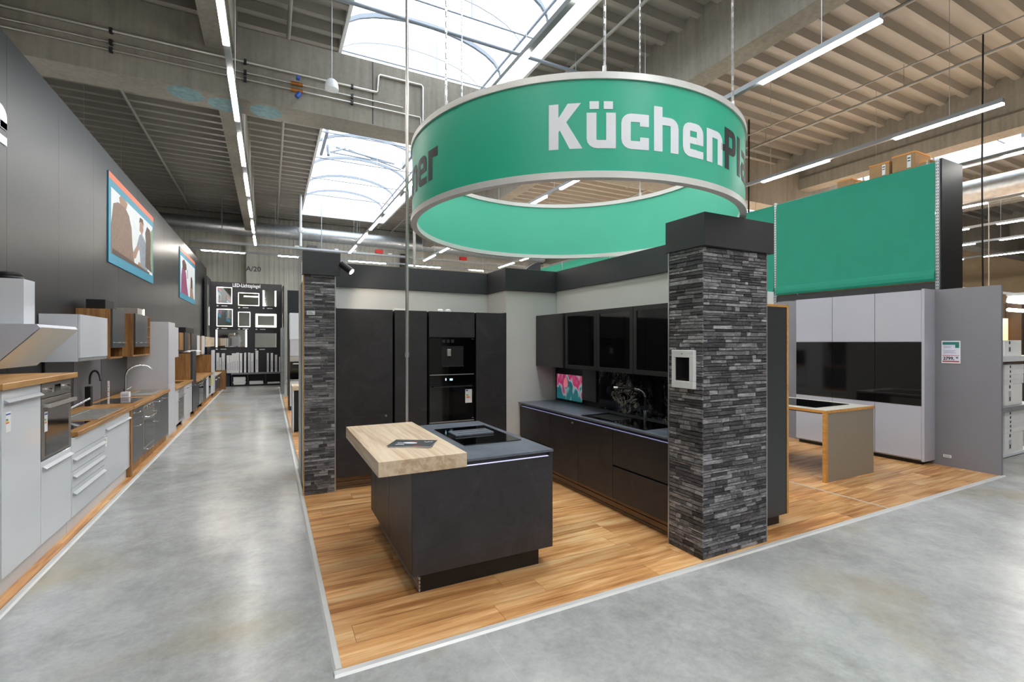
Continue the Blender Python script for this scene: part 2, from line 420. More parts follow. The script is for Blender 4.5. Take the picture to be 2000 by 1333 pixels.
# precast beams
for i, x in enumerate((-8.4, -.9, 6.6, 14.1, 21.6, 29.1)):
    b = MB().prism([(x, 6.38), (x + .4, 6.38), (x + .4, ZD + .15), (x, ZD + .15)], 'y', HY0, HY1)
    if x == 14.1:
        b = MB().prism([(x, 6.3), (x + .5, 6.3), (x + .5, 6.62), (x + .42, 6.7), (x + .42, ZD + .15), (x + .08, ZD + .15), (x + .08, 6.7), (x, 6.62)], 'y', HY0, HY1)
    trim(b, 'precast_concrete', 'precast concrete roof beam')
gir = trim(B(HX0, HX1, 8.83, 9.40, 5.68, 6.83), 'precast_concrete', 'deep concrete girder across the hall carrying pipes')
MB().box(1.655, 1.672, 8.822, 8.83, 5.70, 6.82).build('joint', 'charcoal', gir)
for cx_, cy_ in ((-1.18, 9.06), (-.66, 9.2), (-.05, 9.15)):
    bb = MB().lathe(cx_, cy_, [(.0, 5.674), (.16, 5.674), (.2, 5.678), (.24, 5.6795), (.25, 5.68)], 20); bb.build('paint_mark', 'blue_mark', gir)
for x in (-.9, 6.6, 14.1, 21.6):
    trim(B(x, x + .4, 23.75, 24.19, 0, 6.38), 'hall_wall', 'concrete wall column')
b = text_mb('A/20', .30, (-.92, 23.744, 4.86), (1, 0, 0), (0, 0, 1), .004, bold=.004)
b.build('lettering', 'print_dark', [o for o in C.objects if o.name == 'trim_%d' % (tr - 4)][0])
trim(B(1.55, 1.95, 23.7, 24.19, 0, 6.2), 'partition_grey', 'grey steel wall post')
trim(B(5.9, 6.1, 23.9, 24.19, 0, 6.2), 'charcoal', 'dark steel wall post')

# ------------------------------------------------------------------ setting: skylights
def skylight(n, x0, x1):
    w_ = struct_empty('window_%d' % n, ((x0 + x1) / 2, (SY0 + SY1) / 2, ZD), 'arched rooflight of white polycarbonate')
    c = MB(); H = ZD + .55
    c.box(x0 - .06, x0, SY0, SY1, ZD - .02, H).box(x1, x1 + .06, SY0, SY1, ZD - .02, H)
    c.box(x0, x1, SY0 - .06, SY0, ZD - .02, H).box(x0, x1, SY1, SY1 + .06, ZD - .02, H)
    c.build('curb', 'white_metal', w_)
    xm, hw = (x0 + x1) / 2, (x1 - x0) / 2
    arc = lambda k, N=14: (xm - hw * cos(pi * k / N), H + .72 * sin(pi * k / N) ** .9)
    st = 1.06; nb = int((SY1 - SY0) / st); st = (SY1 - SY0) / nb
    for i in range(nb + 1):
        y = SY0 + i * st; b = MB(); wd = .014 if i % 2 else .06; dp = .02 if i % 2 else .09
        for k in range(14):
            (xa, za), (xb, zb) = arc(k), arc(k + 1)
            b._add([(xa, y - wd / 2, za), (xb, y - wd / 2, zb), (xb, y + wd / 2, zb), (xa, y + wd / 2, za),
                    (xa, y - wd / 2, za - dp), (xb, y - wd / 2, zb - dp), (xb, y + wd / 2, zb - dp), (xa, y + wd / 2, za - dp)],
                   [(0, 1, 2, 3), (4, 5, 6, 7), (0, 1, 5, 4), (3, 2, 6, 7)])
        b.build('rib', 'rib_grey', w_)
        if i < nb:
            b = MB()
            for k in range(14):
                (xa, za), (xb, zb) = arc(k), arc(k + 1); b._add([(xa, y + wd / 2, za), (xb, y + wd / 2, zb), (xb, y + st - .03, zb), (xa, y + st - .03, za)], [(0, 1, 2, 3)])
            b.build('pane', 'polycarbonate', w_)
        if i % 2 == 0:
            MB().tube([(x0, y + .4, H - .12), (x1, y + .4, H - .12)], .018, 6).build('tie_rod', 'rib_grey', w_)
            MB().tube([(xm + .35, y + .4, H - .12), (xm + .35, y + .4, H + .62)], .010, 6).build('hanger_rod', 'rib_grey', w_)
    for yy in (SY0, SY1):
        g = MB(); g.prism([arc(k) for k in range(15)], 'y', yy - .015, yy + .015); g.build('gable', 'white_metal', w_)
    MB().tube([(x1 - .12, SY0, H + .10), (x1 - .12, SY1, H + .10)], .03, 8).build('purlin', 'rib_grey', w_)
    if n == 1:   # scissor opener of the smoke vent
        y = 16.6; z = H - .02
        b = MB()
        for p, q, r_ in (((x0 + .7, y, z + .28), (x0 + 2.6, y - .1, z + .02), .03), ((x0 + .5, y - .3, z - .02), (x0 + 2.6, y - .1, z + .02), .025), ((x0 + 1.1, y, z + .28), (x0 + 2.9, y + .2, z - .03), .025),
                         ((x0 + .45, y, z + .3), (x0 + .45, y - .2, z - .1), .05), ((x0 + 1.0, y, z + .3), (x0 + .5, y - .3, z - .02), .03)):
            b.tube([p, q], r_, 6)
        b.build('vent_opener', 'rib_grey', w_)
        for dx in (.25, 3.0): MB().box(x0 + dx, x0 + dx + .09, 15.2, 17.2, H + .12, H + .3).build('vent_frame', 'rib_grey', w_)
skylight(1, *SKY[0]); skylight(2, *SKY[1])
for x0, x1 in SKY:
    o = area('sky_portal', ((x0 + x1) / 2, (SY0 + SY1) / 2, ZD + .02), (0, 0, 0), x1 - x0, SY1 - SY0, 1); o.data.cycles.is_portal = True

# ------------------------------------------------------------------ setting: partitions
wall_left = struct_empty('wall_left', (-2.32, 10, 0), 'tall dark grey glossy panel wall behind the kitchens')
y = 1.2
while y < 22.15:
    e = min(y + 1.25, 22.2); B(-2.34, -2.22, y + .0015, e - .0015, 0, 4.66).build('panel', 'wall_grey', wall_left); y = e
B(-2.36, -2.335, 1.2, 22.2, 0, 4.64).build('panel_backing', 'charcoal', wall_left)

# big lettering: strokes in a unit cell (width .62, x-height .76, cap height 1)
S = .20
def arc_ch(x0, x1, z0, z1, c=.10, corners='abcd'):
    p = []
    p += [(x0 + c, z0), ] if 'a' in corners else [(x0, z0)]
    p += [(x1 - c, z0), (x1, z0 + c)] if 'b' in corners else [(x1, z0)]
    p += [(x1, z1 - c), (x1 - c, z1)] if 'c' in corners else [(x1, z1)]
    p += [(x0 + c, z1), (x0, z1 - c)] if 'd' in corners else [(x0, z1)]
    if 'a' in corners: p += [(x0, z0 + c)]
    return p
def bowl(x0, x1, z0, z1, t, c, sides):
    """pieces of a rounded rectangular ring; sides is a subset of 'lrtb' """
    q = []
    if 'l' in sides: q.append([(x0, z0 + c), (x0 + t, z0 + c), (x0 + t, z1 - c), (x0, z1 - c)])
    if 'r' in sides: q.append([(x1 - t, z0 + c), (x1, z0 + c), (x1, z1 - c), (x1 - t, z1 - c)])
    h = t * .9
    if 't' in sides: q.append([(x0 + c, z1 - h), (x1 - c, z1 - h), (x1 - c, z1), (x0 + c, z1)])
    if 'b' in sides: q.append([(x0 + c, z0), (x1 - c, z0), (x1 - c, z0 + h), (x0 + c, z0 + h)])
    def corner(cx, cz, sx, sz):
        o = []; i_ = []
        for k in range(5):
            a = pi / 2 * k / 4; o.append((cx + sx * c * cos(a), cz + sz * c * sin(a)))
            i_.append((cx + sx * max(c - t, 0) * cos(a), cz + sz * max(c - h, 0) * sin(a)))
        for k in range(4): q.append([o[k], o[k + 1], i_[k + 1], i_[k]])
    if 'l' in sides and 't' in sides: corner(x0 + c, z1 - c, -1, 1)
    if 'r' in sides and 't' in sides: corner(x1 - c, z1 - c, 1, 1)
    if 'l' in sides and 'b' in sides: corner(x0 + c, z0 + c, -1, -1)
    if 'r' in sides and 'b' in sides: corner(x1 - c, z0 + c, 1, -1)
    return q
def rc(x0, x1, z0, z1): return [(x0, z0), (x1, z0), (x1, z1), (x0, z1)]
X = .78; W = .60; c0 = .21
def letter(ch):
    if ch == 'K': return [rc(0, S, 0, 1), [(S - .02, .36), (S - .02, .66), (.39, 1.0), (.66, 1.0)], [(S - .01, .50), (.30, .70), (.69, 0), (.43, 0)]]
    if ch == 'n': return [rc(0, S, 0, X), rc(S, c0 + S, X - S * .9, X)] + bowl(0, W, -.4, X, S, c0, 'tr')[:0] + [rc(W - S, W, 0, X - c0), rc(S, W - c0, X - S * .9, X)] + bowl(-.2, W, -.5, X, S, c0, 'tr')[2:]
    if ch == 'h': return letter('n') + [rc(0, S, X, 1)]
    if ch == 'u': return [rc(0, S, c0, X), rc(W - S, W, 0, X), rc(c0, W - S, 0, S * .9)] + bowl(0, W + .4, 0, X + .5, S, c0, 'lb')[2:] + [rc(.06, .25, .86, 1.03), rc(.35, .54, .86, 1.03)]
    if ch == 'c': return bowl(0, W, 0, X, S, c0, 'ltb') + bowl(0, W, 0, X, S, c0, 'rtb')[2:6][:0] + [rc(W - S - .02, W, 0, S * .9), rc(W - S - .02, W, X - S * .9, X), rc(W - S, W, S * .5, .27), rc(W - S, W, X - .27, X - S * .5)]
    if ch == 'e': return bowl(0, W, 0, X, S, c0, 'ltb') + [rc(W - c0, W, 0, S * .85)] + bowl(0, W, .0, X, S, c0, 'rt')[2:] + [rc(W - S, W, .32, X - c0), rc(S * .8, W, .31, .31 + S * .75)]
    if ch == 'P': return [rc(0, S, 0, 1), rc(S, W - c0, 1 - S * .9, 1), rc(S, W - c0, .38, .38 + S * .9), rc(W - S, W, .38 + c0, 1 - c0)] + bowl(-.3, W, .38, 1, S, c0, 'rtb')[3:] + [rc(-.16, S, .40, .40 + S * .8)]
    if ch == 'l': return [rc(0, S, 0, 1)]
    if ch == 'a': return [rc(W - S, W, 0, X - c0), rc(.08, W - c0, X - S * .85, X)] + bowl(-.1, W, 0, X, S, c0, 'rt')[2:] + bowl(0, W + .2, 0, .48, S, c0, 'ltb')[0:3][:0] + [rc(0, S, .14, .34), rc(.1, W - S, 0, S * .8), rc(.1, W - S, .32, .32 + S * .75), [(0, .14), (.1, 0), (.2, .14)], [(0, .34), (.2, .34), (.1, .46)]]
    if ch == 'r': return [rc(0, S, 0, X), rc(S, .44, X - S * 1.1, X), rc(.34, .46, X - .24, X)]
LW = {'l': S, 'r': .46}

# letter e on the grey wall, cut by the picture edge
b = MB()
for poly in letter('e'):
    b.prism([(5.80 + p[0] * .64, 3.60 + p[1] * .46) for p in poly], 'x', -2.219, -2.212)
b.build('lettering', 'print_white', wall_left)

# display kitchen walls
B(.36, 2.93, 6.56, 6.68, 0, 2.77).build('wall_kitchen_back', 'white_wall', kind='structure')
B(2.93, 3.87, 5.94, 6.68, 0, 2.77).build('wall_kitchen_corner', 'white_wall', kind='structure')
B(3.75, 3.87, 3.08, 5.939, 0, 2.77).build('wall_kitchen_right', 'white_wall', kind='structure')
B(.36, .66, 5.96, 7.25, 0, 2.5).build('wall_kitchen_left', 'white_wall', kind='structure')
trim(B(.66, 2.90, 6.53, 6.559, 2.47, 2.78), 'fascia_dark', 'dark fascia board above the tall units', .002)
trim(B(2.90, 2.929, 5.91, 6.559, 2.47, 2.78), 'fascia_dark', 'dark fascia on the side of the corner box', .002)
trim(B(2.93, 3.719, 5.91, 5.939, 2.47, 2.78), 'fascia_dark', 'dark fascia on the front of the corner box', .002)
trim(B(3.72, 3.749, 3.08, 5.939, 2.49, 2.78), 'fascia_dark', 'dark fascia board above the wall cabinets', .002)
# grey partition board of the right display
B(8.50, 8.55, 2.655, 8.0, 0, 2.50).build('wall_partition', 'partition_grey', kind='structure', bevel=.002)

# ------------------------------------------------------------------ stone clad pillars
def stones(root, faces, seed, limit):
    rr = random.Random(seed); made = []
    for (plane, pos, a0, a1, z0, z1, out) in faces:
        z = z0
        while z < z1 - .006:
            h = min(rr.choice((.018, .022, .026, .03, .034, .04)), z1 - z); p = a0
            if z1 - z - h < .012: h = z1 - z
            while p < a1 - .004:
                ln = rr.choice((.05, .08, .1, .13, .16, .2, .24)) * rr.uniform(.8, 1.2)
                q = min(p + ln, a1)
                if a1 - q < .04: q = a1
                g = .0014; d = rr.uniform(.001, .0055)
                k_ = .2 * h; zz = [z + g * .6 + rr.uniform(0, k_), z + g * .6 + rr.uniform(0, k_), z + h - g * .6 - rr.uniform(0, k_), z + h - g * .6 - rr.uniform(0, k_)]
                i_ = rr.uniform(0, .004); j_ = rr.uniform(0, .004)
                fr = [(p + g, zz[0]), (q - g, zz[1]), (q - g - j_, zz[2]), (p + g + i_, zz[3])]
                bk = [(p + g, z + .0003), (q - g, z + .0003), (q - g, z + h - .0003), (p + g, z + h - .0003)]
                def P3(t, dd): return (pos + out * dd, t[0], t[1]) if plane == 'x' else (t[0], pos + out * dd, t[1])
                b = MB(); b._add([P3(t, -.010) for t in bk] + [P3(t, d) for t in fr], [(0, 1, 2, 3), (4, 5, 6, 7), (0, 1, 5, 4), (1, 2, 6, 5), (2, 3, 7, 6), (3, 0, 4, 7)])
                made.append(((q - p) * h, b)); p = q
            z += h
    made.sort(key=lambda t: -t[0])
    for i, (_, b) in enumerate(made[:limit]): b.build('stone', 'slate_stone', root)
    if made[limit:]:
        m = MB()
        for _, b in made[limit:]: m._add(b.v, b.f)
        m.build('small_stones', 'slate_stone', root, kind='stuff')
def pillar(label, x0, x1, y0, y1, left, seed, limit=300):
    t = thing('stone_pillar', label, 'pillar', ((x0 + x1) / 2, (y0 + y1) / 2, 0))
    B(x0 + .012, x1, y0 + .012, y1, .009, 2.52).build('core', 'white_wall' if not left else 'charcoal', t)
    f = [('y', y0 + .006, x0 + (.008 if left else .004), x1 - .008, .008, 2.52, -1)]
    if left: f.append(('x', x0 + .006, y0 + .003, y1 - .008, .008, 2.52, -1))
    stones(t, f, seed, limit)
    B(x1 - .007, x1 + .003, y0 + .002, y0 + .02, .009, 2.52).build('edge_profile', 'alu', t)
    if left: B(x0 + .001, x0 + .02, y1 - .007, y1 + .003, .009, 2.52).build('edge_profile', 'alu', t)
    else: B(x0 - .006, x0 + .003, y0 + .002, y0 + .03, .009, 2.52).build('edge_profile', 'oak_edge', t)
    B(x0 - .012, x1 + .05, y0 - .03, y1 + .02, 2.52, 2.785).build('cap', 'fascia_dark', t, bevel=.002)
    return t
pillar('large dark slate clad pillar at the front right of the kitchen stand', 3.075, 3.868, 2.70, 3.07, True, 5)
pl = pillar('slim slate clad pillar beside the aisle left of the tall units', .345, .685, 5.88, 5.955, False, 8)
B(.375, .462, 5.868, 5.872, 2.062, 2.108).build('sticker', 'sticker_white', pl)
for k in range(3): B(.385, .45 - .012 * k, 5.8665, 5.868, 2.072 + .011 * k, 2.076 + .011 * k).build('printed_line', 'print_denim', pl)
tb = thing('tablet_holder', 'white wall frame for a tablet on the large slate pillar', 'tablet frame', (3.07, 2.885, 1.37))
for a in ((2.765, 3.0, 1.37, 1.43), (2.765, 3.0, 1.625, 1.685), (2.765, 2.81, 1.43, 1.625), (2.965, 3.0, 1.43, 1.625)):
    B(3.042, 3.078, *a).build('frame', 'sticker_white', tb, bevel=.003)
B(3.056, 3.07, 2.81, 2.965, 1.43, 1.625).build('screen', 'black_glass', tb)
MB().tube([(3.040, 2.885, 1.655), (3.043, 2.885, 1.655)], .004, 8).build('camera_dot', 'print_dark', tb)

# ------------------------------------------------------------------ main kitchen: tall units
def tall_unit(x0, x1, label, knob=None, split=.87, door=True, side=None):
    t = thing('tall_cabinet', label, 'cabinet', ((x0 + x1) / 2, 6.23, 0))
    B(x0, x1, 5.95, 6.53, .146, 2.145).build('body', 'black_matt', t)
    if door:
        B(x0 + .001, x1 - .001, 5.93, 5.95, split + .0015, 2.15).build('door', 'graphite_front', t, bevel=.0012)
        d = B(x0 + .001, x1 - .001, 5.93, 5.95, .15, split - .0015).build('lower_door', 'graphite_front', t, bevel=.0012)
        if knob:
            MB().tube([(knob, 5.931, .848), (knob, 5.912, .848)], .011, 12).build('lock_knob', 'alu', d)
    pb = MB()
    for k in range(5): pb.box(x0 - .012, x1 + .012, 5.968 - .008 * (k % 2 == 0), 5.99, .012 + .028 * k, .012 + .028 * k + .024)
    pb.build('plinth_grille', 'plinth_bronze', t)
    if side: B(side[0], side[1], 5.935, 6.53, side[2], 2.16).build('side_panel', 'graphite_front', t)
    return t
tall_unit(.70, 1.358, 'broad graphite tall cabinet beside the slim slate pillar', 1.275, side=(.687, .699, .146))
tall_unit(1.384, 1.794, 'narrow graphite tall cabinet behind the steel pole')
tall_unit(2.473, 2.909, 'narrow graphite tall cabinet right of the built-in ovens', side=(2.911, 2.928, .01))
t = thing('oven_housing', 'graphite tall housing around the coffee machine and the oven', 'cabinet', (2.136, 6.23, 0))
B(1.821, 2.451, 5.95, 6.53, .146, 2.145).build('body', 'black_matt', t)
B(1.822, 2.450, 5.93, 5.95, 1.815, 2.15).build('door', 'graphite_front', t, bevel=.0012)
B(1.822, 2.450, 5.93, 5.95, .15, .70).build('drawer', 'graphite_front', t, bevel=.0012)
pb = MB()
for k in range(5): pb.box(1.81, 2.463, 5.968 - .008 * (k % 2 == 0), 5.99, .012 + .028 * k, .012 + .028 * k + .024)
pb.build('plinth_grille', 'plinth_bronze', t)
t = thing('coffee_machine', 'built-in black coffee machine above the oven', 'coffee machine', (2.136, 5.93, 1.325))
B(1.828, 2.444, 5.932, 5.949, 1.325, 1.805).build('front_panel', 'black_gloss', t)
B(1.99, 2.29, 5.9285, 5.932, 1.44, 1.70).build('dispensing_niche', 'black_matt', t)
B(2.06, 2.11, 5.905, 5.929, 1.57, 1.66).build('spout', 'steel', t, bevel=.004)
B(1.99, 2.29, 5.91, 5.93, 1.43, 1.442).build('drip_tray', 'charcoal', t)
for k in range(3): B(2.0 + .06 * k, 2.04 + .06 * k, 5.930, 5.932, 1.745, 1.785).build('display', 'charcoal', t)
B(2.41, 2.435, 5.930, 5.932, 1.79, 1.797).build('badge', 'alu', t)
B(1.83, 2.442, 5.93, 5.934, 1.322, 1.332).build('trim_bar', 'alu', t)
t = thing('oven', 'built-in black glass oven below the coffee machine', 'oven', (2.136, 5.93, .715))
B(1.828, 2.444, 5.932, 5.949, 1.205, 1.317).build('control_panel', 'black_gloss', t)
d = B(1.828, 2.444, 5.930, 5.949, .722, 1.20).build('door', 'black_glass', t)
B(1.95, 2.36, 5.9285, 5.93, .80, 1.10).build('window', 'oven_glass', d)
MB().box(1.87, 2.40, 5.885, 5.900, 1.165, 1.180).box(1.88, 1.90, 5.90, 5.93, 1.167, 1.178).box(2.37, 2.39, 5.90, 5.93, 1.167, 1.178).build('handle', 'charcoal', d)
B(2.315, 2.41, 5.925, 5.9275, .945, 1.125).build('energy_label', 'sticker_white', d)
for k, (c, z_) in enumerate((('print_green', 1.045), ('label_yellow', 1.03), ('print_orange', 1.015))): B(2.33, 2.355 + .012 * k, 5.923, 5.925, z_, z_ + .011).build('label_print', c, d)
B(2.325, 2.35, 5.923, 5.925, 1.10, 1.118).build('label_print', 'print_blue', d)
B(2.10, 2.14, 5.930, 5.932, 1.25, 1.275).build('clock_display', 'display_blue', t)
B(2.04, 2.055, 5.930, 5.932, 1.25, 1.28).build('clock_display', 'display_blue', t)
B(1.83, 2.442, 5.93, 5.945, .706, .718).build('trim_bar', 'alu', t)
B(2.41, 2.435, 5.928, 5.930, .74, .748).build('badge', 'alu', t)
for x_, nm in ((2.06, 'left'), (2.17, 'right')):
    MB().lathe(x_, 6.2, [(.0, 2.20), (.025, 2.198), (.04, 2.185), (.045, 2.151), (.0, 2.151)], 14).build('downlight', 'sticker_white', None, 'small white round fitting on top of the ovens, the %s one' % nm, 'light fitting', None, None, 0, True)
B(1.43, 1.60, 6.1, 6.22, 2.151, 2.185).build('paper_box', 'carton_white', None, 'flat white box lying on the narrow tall cabinet', 'box')

# ------------------------------------------------------------------ island
t = thing('kitchen_island', 'graphite kitchen island with grey slate worktop on black plinth', 'kitchen island', (1.43, 3.95, 0))
B(.89, 1.97, 3.222, 4.68, .146, .858).build('body', 'black_matt', t)
B(.87, 1.985, 3.20, 3.222, .146, .858).build('end_panel', 'graphite_front', t, bevel=.0015)
for a, b_ in ((3.224, 3.927), (3.931, 4.456), (4.460, 4.69)): B(.868, .889, a, b_, .15, .855).build('door', 'graphite_front', t, bevel=.0012)
pbm = MB().box(.935, 1.885, 3.25, 4.62, .009, .146); pbm.build('plinth', 'black_matt', t)
pb = MB()
for k in range(5): pb.box(.925, .936, 3.25, 4.62, .014 + .027 * k, .014 + .027 * k + .020)
pb.build('plinth_grille', 'alu', t)
B(1.262, 1.985, 3.19, 4.70, .893, .912).build('worktop', 'slate_worktop', t, bevel=.0015)
B(1.262, 1.955, 3.225, 3.25, .858, .893).build('grip_channel', 'charcoal', t)
B(1.262, 1.95, 3.206, 3.222, .8585, .862).build('led_strip', 'led_blue', t)
B(1.262, 1.955, 3.25, 4.68, .858, .893).build('carcass_top', 'black_matt', t)
B(1.955, 1.985, 3.20, 3.225, .858, .893).build('corner_block', 'graphite_front', t)
B(.637, 1.260, 3.19, 4.68, .8585, .96).build('breakfast_bar', 'oak_light', None, 'thick pale oak breakfast bar overhanging the island', 'bar top', bevel=.0015)
t = thing('induction_hob', 'black glass induction hob with grey downdraft extractor on the island', 'hob', (1.66, 4.0, .912))
B(1.40, 1.92, 3.60, 4.40, .9122, .918).build('glass', 'black_gloss', t, bevel=.001)
ex = MB().box(1.455, 1.825, 3.955, 4.155, .918, .936); ex.build('extractor_cover', 'slate_worktop', t, bevel=.003)
for y_ in (3.995, 4.105): B(1.49, 1.79, y_, y_ + .012, .9355, .9368).build('slot', 'black_matt', t)
def mag(rot, z, label, mats):
    t = thing('brochure', label, 'brochure', (.985, 3.63, z)); k = Matrix.Translation((.985, 3.63, z)) @ Matrix.Rotation(radians(rot), 4, 'Z')
    MB().box(-.165, .165, -.115, .115, 0, .005).xf(k).build('pages', 'print_white', t)
    MB().box(-.166, .166, -.116, .116, .005, .0062).xf(k).build('cover', 'print_dark', t)
    if mats:
        MB().prism([(-.02 + .055 * cos(a * pi / 8), .0 + .026 * sin(a * pi / 8)) for a in range(16)], 'z', .0062, .0066).xf(k).build('cover_picture', 'print_white', t)
        MB().box(-.115, -.05, -.07, -.055, .0062, .0066).box(-.115, -.06, -.02, -.006, .0062, .0066).xf(k).build('cover_picture', 'print_white', t)
        MB().box(.03, .09, -.105, -.09, .0062, .0066).box(-.02, .03, .045, .055, .0062, .0066).xf(k).build('cover_print', 'print_red', t)
        MB().tube([(.08, .05, .0064), (.10, .03, .0064), (.115, .055, .0064), (.13, .04, .0064), (.14, .06, .0064)], .003, 4).xf(k).build('cover_print', 'print_sky', t)
mag(-26, .9605, 'lower brochure peeping out under the dark cover', False); mag(-31, .967, 'dark brochure with a white picture on the oak bar', True)
# steel pole that comes down behind the island
t = thing('service_pole', 'slim steel service pole rising behind the island to the roof', 'pole', (1.235, 4.765, 0))
MB().tube([(1.235, 4.765, .009), (1.235, 4.765, 1.63)], .014, 12).build('lower_tube', 'steel', t, smooth=True)
MB().tube([(1.235, 4.765, 1.63), (1.235, 4.765, 7.7)], .017, 12).build('upper_tube', 'steel', t, smooth=True)
MB().tube([(1.235, 4.765, 1.60), (1.235, 4.765, 1.65)], .021, 12).build('clamp', 'alu', t, smooth=True)

# ------------------------------------------------------------------ main kitchen: base run and wall cabinets
def base_run(y0, y1, fronts, label, knob=False):
    t = thing('base_cabinet', label, 'cabinet', (3.45, (y0 + y1) / 2, 0))
    B(3.16, 3.745, y0, y1, .146, .855).build('body', 'black_matt', t)
    for nm, z0, z1 in fronts:
        d = B(3.14, 3.16, y0 + .0015, y1 - .0015, z0, z1).build(nm, 'graphite_front', t, bevel=.0012)
        if knob: MB().tube([(3.141, y0 + .10, z1 - .035), (3.122, y0 + .10, z1 - .035)], .012, 12).build('lock_knob', 'alu', d)
    pb = MB()
    for k in range(5): pb.box(3.195 - .008 * (k % 2 == 0), 3.22, y0, y1, .012 + .028 * k, .012 + .028 * k + .024)
    pb.build('plinth_grille', 'plinth_bronze', t)
base_run(5.13, 5.935, [('drawer', .15, .412), ('drawer', .44, .852)], 'graphite drawer cabinet at the corner box end of the run')
base_run(4.515, 5.128, [('door', .15, .852)], 'graphite base cabinet with small white lock knob', True)
base_run(3.902, 4.513, [('door', .15, .852)], 'graphite base cabinet with plain door below the sink')
base_run(3.09, 3.90, [('drawer', .15, .475), ('drawer', .495, .852)], 'graphite two-drawer cabinet beside the large slate pillar')
B(3.118, 3.748, 3.09, 5.937, .892, .912).build('worktop', 'slate_worktop', None, 'grey slate worktop of the kitchen run along the right wall', 'worktop', bevel=.0015)
t = thing('grip_profile', 'dark grip profile with a cool light line below the slate worktop', 'light profile', (3.18, 4.5, .856))
B(3.165, 3.74, 3.09, 5.93, .856, .8915).build('channel', 'charcoal', t)
B(3.146, 3.160, 3.10, 5.90, .8555, .8585).build('led_strip', 'led_dim', t)
t = thing('sink', 'black composite sink with drainer set into the slate worktop', 'sink', (3.42, 3.95, .912))
m = MB().box(3.17, 3.57, 3.47, 4.50, .9122, .918); m.build('rim', 'black_gloss', t, bevel=.001)
B(3.24, 3.53, 4.02, 4.42, .9178, .9186).build('bowl', 'rubber_black', t)
for k in range(6): B(3.25, 3.54, 3.53 + .07 * k, 3.54 + .07 * k, .918, .9195).build('drainer_rib', 'black_gloss', t)
MB().tube([(3.21, 3.92, .918), (3.21, 3.92, .927)], .016, 14).build('waste_knob', 'chrome', t, smooth=True)
t = thing('kitchen_tap', 'tall tap with black spout and chrome bends by the sink', 'tap', (3.60, 3.92, .918))
MB().tube([(3.60, 3.92, .9125), (3.60, 3.92, 1.02)], .022, 14).build('base', 'chrome', t, smooth=True)
MB().tube([(3.60, 3.92, 1.0), (3.60, 3.86, 1.03)], .012, 10).build('lever', 'chrome', t, smooth=True)
MB().tube([(3.60, 3.92, 1.02), (3.60, 3.92, 1.165)], .013, 12).build('riser', 'black_matt', t, smooth=True)
pts = [(3.60 - .085 + .085 * cos(a * pi / 12), 3.92 + (.085 - .085 * cos(a * pi / 12)) * .9, 1.165 + .085 * sin(a * pi / 12)) for a in range(7)]
MB().tube(pts, .015, 12).build('bend', 'chrome', t, smooth=True)
e = pts[-1]; MB().tube([e, (e[0] - .12, e[1] + .13, e[2])], .013, 12).build('spout', 'black_matt', t, smooth=True)
MB().tube([(e[0] - .12, e[1] + .13, e[2]), (e[0] - .15, e[1] + .163, e[2])], .016, 12).build('aerator', 'chrome', t, smooth=True)
B(3.728, 3.748, 3.09, 4.90, .913, 1.412).build('splashback', 'black_marble', None, 'black marble splashback with pale veins behind the sink', 'splashback')
t = thing('sliding_panel', 'dark niche panel with built-in television beside the splashback', 'panel', (3.72, 5.4, .92))
B(3.732, 3.748, 4.91, 5.935, .913, 1.412).build('back', 'black_matt', t)
B(3.70, 3.722, 4.93, 5.22, .985, 1.385).build('cover_panel', 'dark_front', t, bevel=.001)
tv = thing('television', 'small flush television showing pink tulips in the kitchen niche', 'television', (3.715, 5.55, .94))
B(3.704, 3.725, 5.225, 5.87, .935, 1.31).build('casing', 'black_gloss', tv)
scr = B(3.7025, 3.704, 5.235, 5.855, .948, 1.298).build('screen', 'tulip_screen', tv)
rr = random.Random(3)
def ell(cy, cz, ry, rz, x0, mat, n=16, tilt=0):
    MB().prism([(cy + ry * cos(2 * pi * k / n) * (1 + tilt * sin(2 * pi * k / n)), cz + rz * sin(2 * pi * k / n)) for k in range(n)], 'x', x0 - .0004, x0).build('picture_shape', mat, scr)
ell(5.62, 1.185, .05, .07, 3.7020, 'screen_red', tilt=-.2)
MB().box(3.7012, 3.7016, 5.616, 5.624, .955, 1.12).build('picture_shape', 'screen_green', scr)
def wall_cab(y0, y1, glass, label):
    t = thing('wall_cabinet', label, 'cabinet', (3.57, (y0 + y1) / 2, 1.415))
    B(3.42, 3.747, y0, y1, 1.415, 2.13).build('body', 'black_matt', t)
    if glass:
        d = MB().box(3.40, 3.42, y0 + .002, y0 + .05, 1.417, 2.128).box(3.40, 3.42, y1 - .05, y1 - .002, 1.417, 2.128).box(3.40, 3.42, y0 + .05, y1 - .05, 1.417, 1.465).box(3.40, 3.42, y0 + .05, y1 - .05, 2.08, 2.128)
        d = d.build('door_frame', 'charcoal', t)
        B(3.408, 3.416, y0 + .05, y1 - .05, 1.465, 2.08).build('glass', 'black_glass', d)
    else:
        B(3.40, 3.42, y0 + .06, y1 - .002, 1.417, 2.128).build('door', 'graphite_front', t, bevel=.001)
wall_cab(5.178, 5.935, False, 'graphite wall cabinet with solid door in the corner')
wall_cab(4.518, 5.174, True, 'first black glass wall cabinet from the solid door')
wall_cab(3.892, 4.514, True, 'middle black glass wall cabinet above the sliding panel end')
wall_cab(3.09, 3.888, True, 'wide black glass wall cabinet half hidden by the slate pillar')
